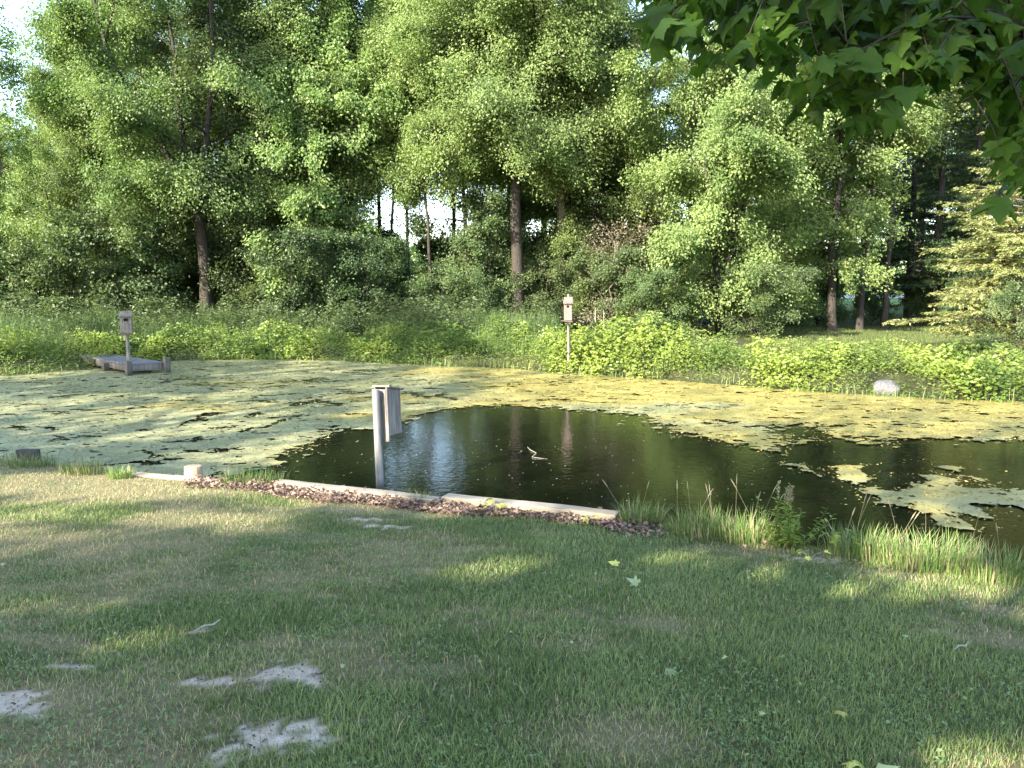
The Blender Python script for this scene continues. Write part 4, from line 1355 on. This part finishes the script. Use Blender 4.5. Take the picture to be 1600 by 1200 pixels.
# ------------------------------------------------------------------ nest boxes
def board_with_hole(bm, w, h, th, hz, rx, rz, y):
    """upright board facing -Y with an oval hole; centre of the hole at height hz"""
    k = 24
    outer, inner = [], []
    for i in range(k):
        a = (i + .5) / k * 2 * math.pi
        c, s = math.cos(a), math.sin(a)
        inner.append((rx * c, hz + rz * s))
        # to the rectangle
        tx = (w / 2) / abs(c) if abs(c) > 1e-6 else 1e9
        tz = ((h - hz) if s > 0 else hz) / abs(s) if abs(s) > 1e-6 else 1e9
        t = min(tx, tz)
        outer.append((t * c, hz + t * s))
    for q, (cx, cz) in enumerate([(w / 2, h), (-w / 2, h), (-w / 2, 0), (w / 2, 0)]):
        j = min(range(k), key=lambda i: (outer[i][0] - cx) ** 2 + (outer[i][1] - cz) ** 2)
        outer[j] = (cx, cz)
    rings = [[bm.verts.new((x, yy, z)) for x, z in ring] for yy in (y, y + th) for ring in (outer, inner)]
    of, if_, ob, ib = rings
    for i in range(k):
        j = (i + 1) % k
        bm.faces.new((of[i], if_[i], if_[j], of[j]))
        bm.faces.new((ob[i], ob[j], ib[j], ib[i]))
        bm.faces.new((if_[i], ib[i], ib[j], if_[j]))
        bm.faces.new((of[i], of[j], ob[j], ob[i]))

def nest_box(loc, rz, label, boxm, polem, zb, w=.20, h=.44, dp=.22, tilt=(0, 0), polr=.045, back_up=.10, over=.05, cut=0.0, shelf=False, hole=(.05, .036), pole_top=.0, slope=.06):
    o = empty('nest_box', loc, label, 'bird house', None, rz)
    o.rotation_euler = (tilt[0], tilt[1], rz)
    T = Tubes()
    ptop = zb + h + back_up + pole_top
    yb = dp / 2 + .02                                     # plane of the back board
    T.add([(0, yb + .02 + polr, -.45), (0, yb + .02 + polr, zb), (0, yb + .02 + polr, ptop - .01), (0, yb + .02 + polr, ptop)], [polr, polr * .98, polr * .97, polr * .8], 14)
    link('pole', T.mesh('pole', M[polem]), o)
    bm = bmesh.new()
    add_box(bm, (0, dp / 2 + .010, zb + (h + back_up) / 2 - .03), (w + .03, .02, h + back_up + .06), bevel=.003)
    link('back_board', bm_mesh('back_board', bm, M[boxm]), o)
    bm = bmesh.new()
    board_with_hole(bm, w, h - .004, .018, h * .80, hole[0], hole[1], 0)
    bmesh.ops.translate(bm, vec=(0, -dp / 2, zb), verts=bm.verts[:])
    link('front_board', bm_mesh('front_board', bm, M[boxm]), o)
    for s in (-1, 1):
        bm = bmesh.new()
        x0, x1 = s * (w / 2 - .018), s * w / 2
        vs = []
        for x in (x0, x1):
            vs.append([bm.verts.new(p) for p in ((x, -dp / 2 + .0185, zb), (x, dp / 2 - .0005, zb), (x, dp / 2 - .0005, zb + h + slope), (x, -dp / 2 + .0185, zb + h + .003))])
        bm.faces.new(vs[0])
        bm.faces.new(vs[1][::-1])
        for i in range(4):
            j = (i + 1) % 4
            bm.faces.new((vs[0][i], vs[1][i], vs[1][j], vs[0][j]))
        bmesh.ops.recalc_face_normals(bm, faces=bm.faces[:])
        link('side_board', bm_mesh('side_board', bm, M[boxm]), o)
    bm = bmesh.new()
    add_box(bm, (0, .0, zb + .012), (w - .04, dp - .045, .018))
    link('floor_board', bm_mesh('floor_board', bm, M[boxm]), o)
    bm = bmesh.new()
    ang = math.atan2(slope, dp)
    add_box(bm, (0, -over / 2 - .003, zb + h + slope / 2 + .014 - over * .14), (w + .05, dp + over - .006, .02), rot=Matrix.Rotation(ang, 3, 'X'), bevel=.003)
    link('roof', bm_mesh('roof', bm, M[boxm]), o)
    if shelf:
        bm = bmesh.new()
        add_box(bm, (-.03, -.05, zb - .020), (w + .10, dp + .06, .022), rot=Matrix.Rotation(.10, 3, 'Y'), bevel=.003)
        link('bracket', bm_mesh('bracket', bm, M['post_wood']), o)
    return o

p = atd(888, 586, 19.5)
nest_box((p.x, p.y, 0), R_(-6), 'sunlit pinkish nest box on a tall thin pole before the far bank', 'far_box', 'far_box', 1.36, w=.185, h=.42, dp=.2, polr=.030, back_up=.15,
         pole_top=.07, shelf=True, hole=(.034, .028), over=.07, tilt=(0, R_(-.7)))
p = atd(202, 585, 19.9)
nest_box((p.x, p.y, 0), R_(24), 'grey shaded nest box on a pole beside the dock', 'grey_wood', 'grey_wood', 1.02, w=.25, h=.42, dp=.24, polr=.045, back_up=.13, hole=(.055, .038), over=.06)
p = atd(603, 762, 8.55)
nest_box((p.x + .06, p.y, 0), R_(180 - 26), 'weathered nest box seen from behind on a leaning grey pole at the near edge', 'grey_wood', 'pole', .58, w=.17, h=.48, dp=.25, polr=.043, back_up=.03,
         hole=(.05, .038), over=.05, tilt=(R_(.5), R_(2.0)), slope=.05)

# ------------------------------------------------------------------ dock
def build_dock():
    A = Vector((-9.42, 19.35, 0))
    u = Vector((-2.9, 2.7, 0)).normalized()
    rz = math.atan2(u.y, u.x)
    o = empty('dock', (A.x, A.y, 0), 'small grey wooden dock reaching into the pond on the left', 'dock', None, rz)
    Lg, Wd, zt = 4.5, .80, .285       # local x runs to the bank, local y to the left of that (negative = away from the viewer)
    rng = random.Random(3)
    bm = bmesh.new()
    n = 28
    for i in range(n):
        wd = Lg / n
        add_box(bm, (wd * (i + .5), -Wd / 2 + rng.uniform(-.012, .012), zt - .016 + rng.uniform(-.003, .003)), (wd - .009, Wd + .03, .034), rot=Matrix.Rotation(rng.uniform(-.006, .006), 3, 'Z'), bevel=.004)
    link('deck', bm_mesh('deck', bm, M['grey_wood_x']), o)
    for yy in (-.02, -Wd + .02):
        bm = bmesh.new()
        add_box(bm, (Lg / 2, yy, zt - .115), (Lg - .02, .045, .155), bevel=.005)
        link('side_beam', bm_mesh('side_beam', bm, M['post_wood']), o)
    bm = bmesh.new()
    add_box(bm, (.03, -Wd / 2, zt - .112), (.045, Wd - .09, .15), bevel=.005)
    link('end_beam', bm_mesh('end_beam', bm, M['grey_wood']), o)
    for (x, y, top) in ((-.06, .075, zt + .09), (-.05, -Wd - .07, zt + .12), (1.45, .07, zt - .06), (1.45, -Wd - .07, zt - .06)):
        bm = bmesh.new()
        add_box(bm, (x, y, (top - .5) / 2), (.15, .135, top + .5), bevel=.012)
        link('post', bm_mesh('post', bm, M['post_wood']), o)
build_dock()

# ------------------------------------------------------------------ edging timbers, stump, block, rock, stick
def timber(a, b, zt, label, sec=.13, wd=.14, mat='timber', name='edging_timber'):
    c = (a + b) / 2
    L = (b - a).length
    d = (b - a).normalized()
    rng = random.Random(int(L * 1000))
    bm = bmesh.new()
    add_box(bm, (0, 0, 0), (L, wd, sec), bevel=.010)
    bmesh.ops.subdivide_edges(bm, edges=[e for e in bm.edges if e.calc_length() > L * .5], cuts=14)
    for v in bm.verts:
        v.co.y += .004 * math.sin(v.co.x * 5.0) + rng.uniform(-.0012, .0012)
        v.co.z += .003 * math.sin(v.co.x * 3.1 + 1) + rng.uniform(-.0012, .0012)
    o = link(name, bm_mesh(name, bm, M[mat]), None, (c.x, c.y, zt - sec / 2))
    o.rotation_euler = (0, 0, math.atan2(d.y, d.x))
    return tag(o, label, 'timber')
timber(at(430, 750, .20), at(690, 779, .20), .20, 'pale edging timber just behind the leaning pole, left of the thicker one')
timber(at(695, 771, .235), at(965, 803, .215), .225, 'thicker tan edging timber right of the leaning pole', sec=.17, wd=.15)
timber(at(208, 737, .17), at(345, 752, .15), .155, 'short sunlit edging timber beside the low stump', sec=.12, wd=.13)

def stump():
    p = at(303, 746, .12)
    T = Tubes()
    k = 18
    T.add([(0, 0, -.12), (0, 0, .10), (0, 0, .128), (0, 0, .132)], [.105, .098, .094, .085], k)
    me = T.mesh('stump', M['log_end'], smooth=False)
    o = link('stump', me, None, (p.x, p.y, .12))
    o.scale = (1.0, .9, 1)
    tag(o, 'short pale log stump at the waterline behind the sunlit timber', 'stump')
stump()
bm = bmesh.new()
add_box(bm, (0, 0, 0), (.24, .15, .16), bevel=.015, jit=.015, rng=random.Random(2))
p = at(42, 719, .02)
o = link('wood_block', bm_mesh('wood_block', bm, M['dark_wood']), None, (p.x, p.y + .05, .07))
o.rotation_euler = (.03, .04, .1)
tag(o, 'dark wet block of wood in the water at the left edge', 'wood block')

def rock():
    bm = bmesh.new()
    bmesh.ops.create_icosphere(bm, subdivisions=4, radius=1)
    rs = np.random.RandomState(8)
    offs = rs.normal(0, 1, (7, 3))
    for v in bm.verts:
        q = np.array(v.co)
        for d in norm(offs):
            t = q @ d
            if t > .72:
                q = q - d * (t - .72) * .8
        nn = float(fbm(np.array([q[0] * 2 + 5]), np.array([q[1] * 2 + q[2] * 2]), 12, 4)[0]) - .5
        v.co = Vector(q * (1 + .28 * nn))
    p = at(1386, 617, 0)
    o = link('boulder', bm_mesh('boulder', bm, M['rock'], True), None, (p.x, p.y + .05, .10))
    o.scale = (.32, .27, .23)
    o.rotation_euler = (0, 0, .4)
    tag(o, 'grey rounded boulder at the foot of the right bank', 'boulder')
rock()

def water_splash():  # crooked twig shape modelled in place of a splash
    a, b, c, d = at(824, 699), at(829, 704), at(838, 709), at(831, 715)
    T = Tubes()
    P = np.array([(a.x, a.y, .006), (b.x, b.y, .008), (c.x, c.y, .010), (d.x, d.y, .006)])
    T.add(P, [.0025, .0045, .0045, .0025], 6)
    T.add(np.array([(d.x, d.y, .010), (d.x + .10, d.y - .06, .006), (d.x + .20, d.y - .10, .004)]), [.003, .004, .002], 5)
    tag(link('splash_twig', T.mesh('splash_twig', M['dead_twig'])), 'pale crooked twig standing in for the splash amid ripples in the open water', 'twig')
water_splash()

def dead_stalks():
    for px, hgt, lab, sd in ((930, .62, 'pale dead stalk with short side twigs right of the far nest box', 1), (943, .58, 'straight pale dead stalk right of the twiggy one', 2)):
        rs = np.random.RandomState(sd)
        x = (px - 800) / F * 21.6
        y = 21.6
        z = gh(x, y)
        T = Tubes()
        top = 1.30 if sd == 1 else 1.22
        T.add([(0, 0, 0), (.01, 0, top * .5), (-.01, 0, top)], [.013, .011, .006], 6)
        for k in range(5 if sd == 1 else 2):
            h0 = top * rs.uniform(.45, .95)
            a = rs.rand() * 6.28
            T.add([(0, 0, h0), (.12 * math.cos(a), .05 * math.sin(a), h0 + .07), (.22 * math.cos(a), .1 * math.sin(a), h0 + .17)], [.006, .005, .003], 5)
        tag(link('dead_stalk', T.mesh('dead_stalk', M['dead_twig']), None, (x, y, z)), lab, 'dead stalk')
dead_stalks()

# ------------------------------------------------------------------ plants on the near bank
def grass_tuft(px, py, n, H, spread, label, straw=.1, heads=0, seed=0, bright=1.0):
    rs = np.random.RandomState(900 + seed)
    p = at(px, py, .16)
    z = gh(p.x, p.y)
    o = empty('grass_tuft', (p.x, p.y, z), label, 'grass tuft')
    a = rs.rand(n) * 6.283
    r = spread * np.sqrt(rs.rand(n))
    P = np.stack([r * np.cos(a), r * np.sin(a) * .7, np.full(n, -.01)], 1)
    v = rs.rand(n)[:, None]
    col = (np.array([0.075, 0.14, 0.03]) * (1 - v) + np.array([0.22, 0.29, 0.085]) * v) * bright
    col = np.where((rs.rand(n) < straw)[:, None], np.array([.38, .32, .17]), col)
    V, L, st, cc = blades(P, H * rs.uniform(.45, 1.1, n), rs.uniform(.0045, .008, n), rs.uniform(.1, .75, n), a + rs.normal(0, .7, n), col)
    link('blades', mesh_from('blades', V, L, st, M['blade'], {'col': cc}), o)
    for k in range(heads):
        T = Tubes()
        x, y = rs.normal(0, spread * .6, 2)
        lx = rs.normal(0, .12)
        h = H * rs.uniform(1.3, 1.9)
        T.add([(x, y, 0), (x + lx * .3, y, h * .5), (x + lx * .8, y, h * .86), (x + lx, y, h)], [.0016, .0014, .0012, .001], 4)
        T.add([(x + lx * .78, y, h * .85), (x + lx * .9, y, h * .93), (x + lx * 1.05, y, h * 1.02)], [.002, .005, .0015], 5)
        link('seed_stalk', T.mesh('seed_stalk', M['seed_stalk']), o)
    return o
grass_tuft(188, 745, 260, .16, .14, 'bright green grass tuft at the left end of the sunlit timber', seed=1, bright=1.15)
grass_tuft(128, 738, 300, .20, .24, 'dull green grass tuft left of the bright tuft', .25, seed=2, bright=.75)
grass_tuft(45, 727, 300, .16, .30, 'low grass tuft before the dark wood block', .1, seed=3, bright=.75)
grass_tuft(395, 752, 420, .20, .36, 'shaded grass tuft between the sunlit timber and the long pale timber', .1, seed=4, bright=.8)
grass_tuft(1000, 815, 260, .22, .20, 'grass tuft at the right end of the thicker timber', .1, 2, seed=5, bright=.8)
grass_tuft(1095, 832, 380, .26, .26, 'green grass tuft left of the tall weed with thin seed stalks', .12, 5, seed=6, bright=.9)
grass_tuft(1165, 842, 320, .28, .22, 'grass tuft with pale seed stalks close left of the tall weed', .2, 5, seed=7)
grass_tuft(1345, 862, 420, .26, .26, 'grass tuft right of the tall weed at the water', .15, 3, seed=8)
grass_tuft(1450, 880, 760, .26, .36, 'sunlit yellow green grass tuft leaning over the right shore', .25, 5, seed=9, bright=1.2)
grass_tuft(1560, 895, 520, .24, .34, 'grass tuft at the right edge of the near shore', .15, 3, seed=10, bright=.95)
grass_tuft(655, 781, 90, .14, .10, 'thin grass tuft in front of the long pale timber near the pole', .2, seed=11)

def tall_weed():
    rs = np.random.RandomState(41)
    p = at(1232, 852, .16)
    o = empty('tall_weed', (p.x, p.y, gh(p.x, p.y)), 'tall bushy weed with brown seed heads on the near bank', 'weed')
    T = Tubes()
    Ps, Ax, Nr, Ls, Ws = [], [], [], [], []
    for k in range(24):
        a = rs.rand() * 6.283
        h = rs.uniform(.16, .42) if k > 5 else rs.uniform(.44, .68)
        sp = rs.uniform(.08, .40) if k > 5 else rs.uniform(.03, .20)
        tip = np.array([math.cos(a) * sp, math.sin(a) * sp * .7, h])
        b = np.array([math.cos(a) * .03, math.sin(a) * .03, -.02])
        t = np.linspace(0, 1, 7)[:, None]
        pts = b + (tip - b) * t + np.array([math.cos(a), math.sin(a), 0]) * .03 * np.sin(t * 3.1)
        T.add(pts, np.linspace(.004, .0015, 7), 5)
        m = int(h * 60)
        for c in range(m):
            f = .12 + .84 * (c + rs.rand()) / m
            if k <= 5 and f > .82:
                continue
            q = np.array([np.interp(f, t[:, 0], pts[:, e]) for e in range(3)])
            aa = rs.rand() * 6.283
            Ps.append(q)
            Ax.append((math.cos(aa), math.sin(aa), rs.uniform(-.25, .6)))
            Nr.append((rs.normal(0, .3), rs.normal(0, .3), 1))
            l = rs.uniform(.045, .095) * (1.1 - .5 * f)
            Ls.append(l)
            Ws.append(l * rs.uniform(.22, .36))
        if k <= 5:
            fq = []
            for c in range(60):
                f = rs.uniform(.80, 1.04)
                q = pts[-1] * f if f > 1 else np.array([np.interp(f, t[:, 0], pts[:, e]) for e in range(3)])
                fq.append(q + rs.normal(0, .006, 3))
            fq = np.array(fq)
            fq = np.concatenate([pts[-2:-1] * np.array([1, 1, .97]), fq])
            Q = leaf_quads(fq, rs.normal(0, 1, fq.shape), rs.normal(0, 1, fq.shape), np.full(len(fq), .015), np.full(len(fq), .011))
            link('seed_head', quads('seed_head', Q, rs.rand(len(Q)), M['flower']), o)
    link('stem', T.mesh('stem', M['bank']), o)
    Q = leaf_quads(np.array(Ps), np.array(Ax), np.array(Nr), np.array(Ls), np.array(Ws))
    link('foliage', quads('foliage', Q, .3 + rs.rand(len(Q)) * .7, M['bank']), o)
tall_weed()

def lobed_plant(px, py, label, n, mat, h, seed, name='maple_seedling', cat='seedling', size=.06):
    rs = np.random.RandomState(seed)
    p = at(px, py, .2)
    o = empty(name, (p.x, p.y, gh(p.x, p.y)), label, cat)
    T = Tubes()
    LP, LA, LN, LS = [], [], [], []
    for k in range(n):
        a = rs.rand() * 6.283
        tip = np.array([math.cos(a) * rs.uniform(.02, .16), math.sin(a) * rs.uniform(.02, .10), h * rs.uniform(.5, 1.05)])
        T.add([np.array([0, 0, -.02]), tip * np.array([.35, .35, .6]), tip], [.003, .002, .0014], 4)
        LP.append(tip)
        LA.append((math.cos(a), math.sin(a), rs.uniform(-.5, .1)))
        LN.append((rs.normal(0, .25), rs.normal(0, .25), 1))
        LS.append(size * rs.uniform(.7, 1.25))
    V, Fc = maple_leaves(np.array(LP), np.array(LA), np.array(LN), np.array(LS), rs)
    link('stem', T.mesh('stem', M['dead_twig']), o)
    link('foliage', mesh_from('foliage', V, Fc, np.arange(len(Fc)) * 3, M[mat], {'tint': np.repeat(rs.rand(n), len(OUTL) + 1)}), o)
lobed_plant(772, 795, 'yellow leaved maple seedling in front of the thicker timber', 13, 'yellow_leaf', .17, 51)
lobed_plant(912, 812, 'small yellow green seedling near the right end of the thicker timber', 5, 'yellow_leaf', .08, 52, size=.045)
lobed_plant(1320, 858, 'leafy green seedling at the water right of the tall weed', 12, 'bank', .20, 53, size=.06)
lobed_plant(1265, 868, 'small yellow green seedling on the bare soil below the tall weed', 6, 'yellow_leaf', .08, 54, size=.05)

# ------------------------------------------------------------------ fallen leaves and sticks on the lawn
def fallen_leaf(px, py, size, mat, label, seed, group=None):
    rs = np.random.RandomState(seed)
    p = at(px, py, .34 if py > 950 else .26)
    z = gh(p.x, p.y)
    a = rs.rand() * 6.283
    V, Fc = maple_leaves(np.zeros((1, 3)), np.array([[math.cos(a), math.sin(a), .1]]), np.array([[rs.normal(0, .3), -.25 + rs.normal(0, .25), 1.0]]), np.array([size]), rs)
    me = mesh_from('fallen_leaf', V, Fc, np.arange(len(Fc)) * 3, M[mat], {'tint': np.full(len(V), rs.rand())})
    o = link('fallen_leaf', me, None, (p.x, p.y, z + .028))
    tag(o, label, 'leaf', group)
fallen_leaf(997, 915, .085, 'pale_leaf', 'large pale green maple leaf lying upright in the grass', 1)
fallen_leaf(966, 882, .075, 'yellow_leaf', 'yellow green maple leaf just above the large pale leaf', 2)
fallen_leaf(1318, 1102, .055, 'yellow_leaf', 'small bright yellow leaf on the shaded lawn at right', 3)
fallen_leaf(1040, 1036, .065, 'pale_leaf', 'narrow pale leaf on the lawn below the large pale leaf', 4)
fallen_leaf(1337, 1196, .08, 'yellow_leaf', 'yellow leaf at the bottom edge of the lawn', 5)
fallen_leaf(1372, 1194, .08, 'pale_leaf', 'pale leaf at the bottom edge right of the yellow one', 6)
for i, (px, py) in enumerate([(690, 880), (533, 1058), (1132, 1016), (895, 1000), (1187, 1108), (1504, 950), (800, 987), (1420, 975),
                              (560, 905), (5, 892), (1250, 1085), (1470, 1170)]):
    fallen_leaf(px, py, .016 + .014 * ((i * 7) % 5) / 4, 'pale_leaf', 'tiny pale leaf lying in the mown grass', 20 + i, 'tiny pale leaves scattered on the lawn')

def lawn_stick(px, py, L, a, label):
    p = at(px, py, .3)
    z = gh(p.x, p.y)
    T = Tubes()
    T.add([(-L / 2, 0, 0), (-L * .1, .01, .008), (L * .2, -.006, .004), (L / 2, .006, .012)], [.003, .005, .005, .004], 6)
    o = link('stick', T.mesh('stick', M['dead_twig']), None, (p.x, p.y, z + .035))
    o.rotation_euler = (0, 0, a)
    tag(o, label, 'stick')
lawn_stick(1503, 1006, .13, .5, 'pale broken stick on the lawn at right')
lawn_stick(325, 1000, .16, .9, 'thin dry stick beside a small bare patch at left')
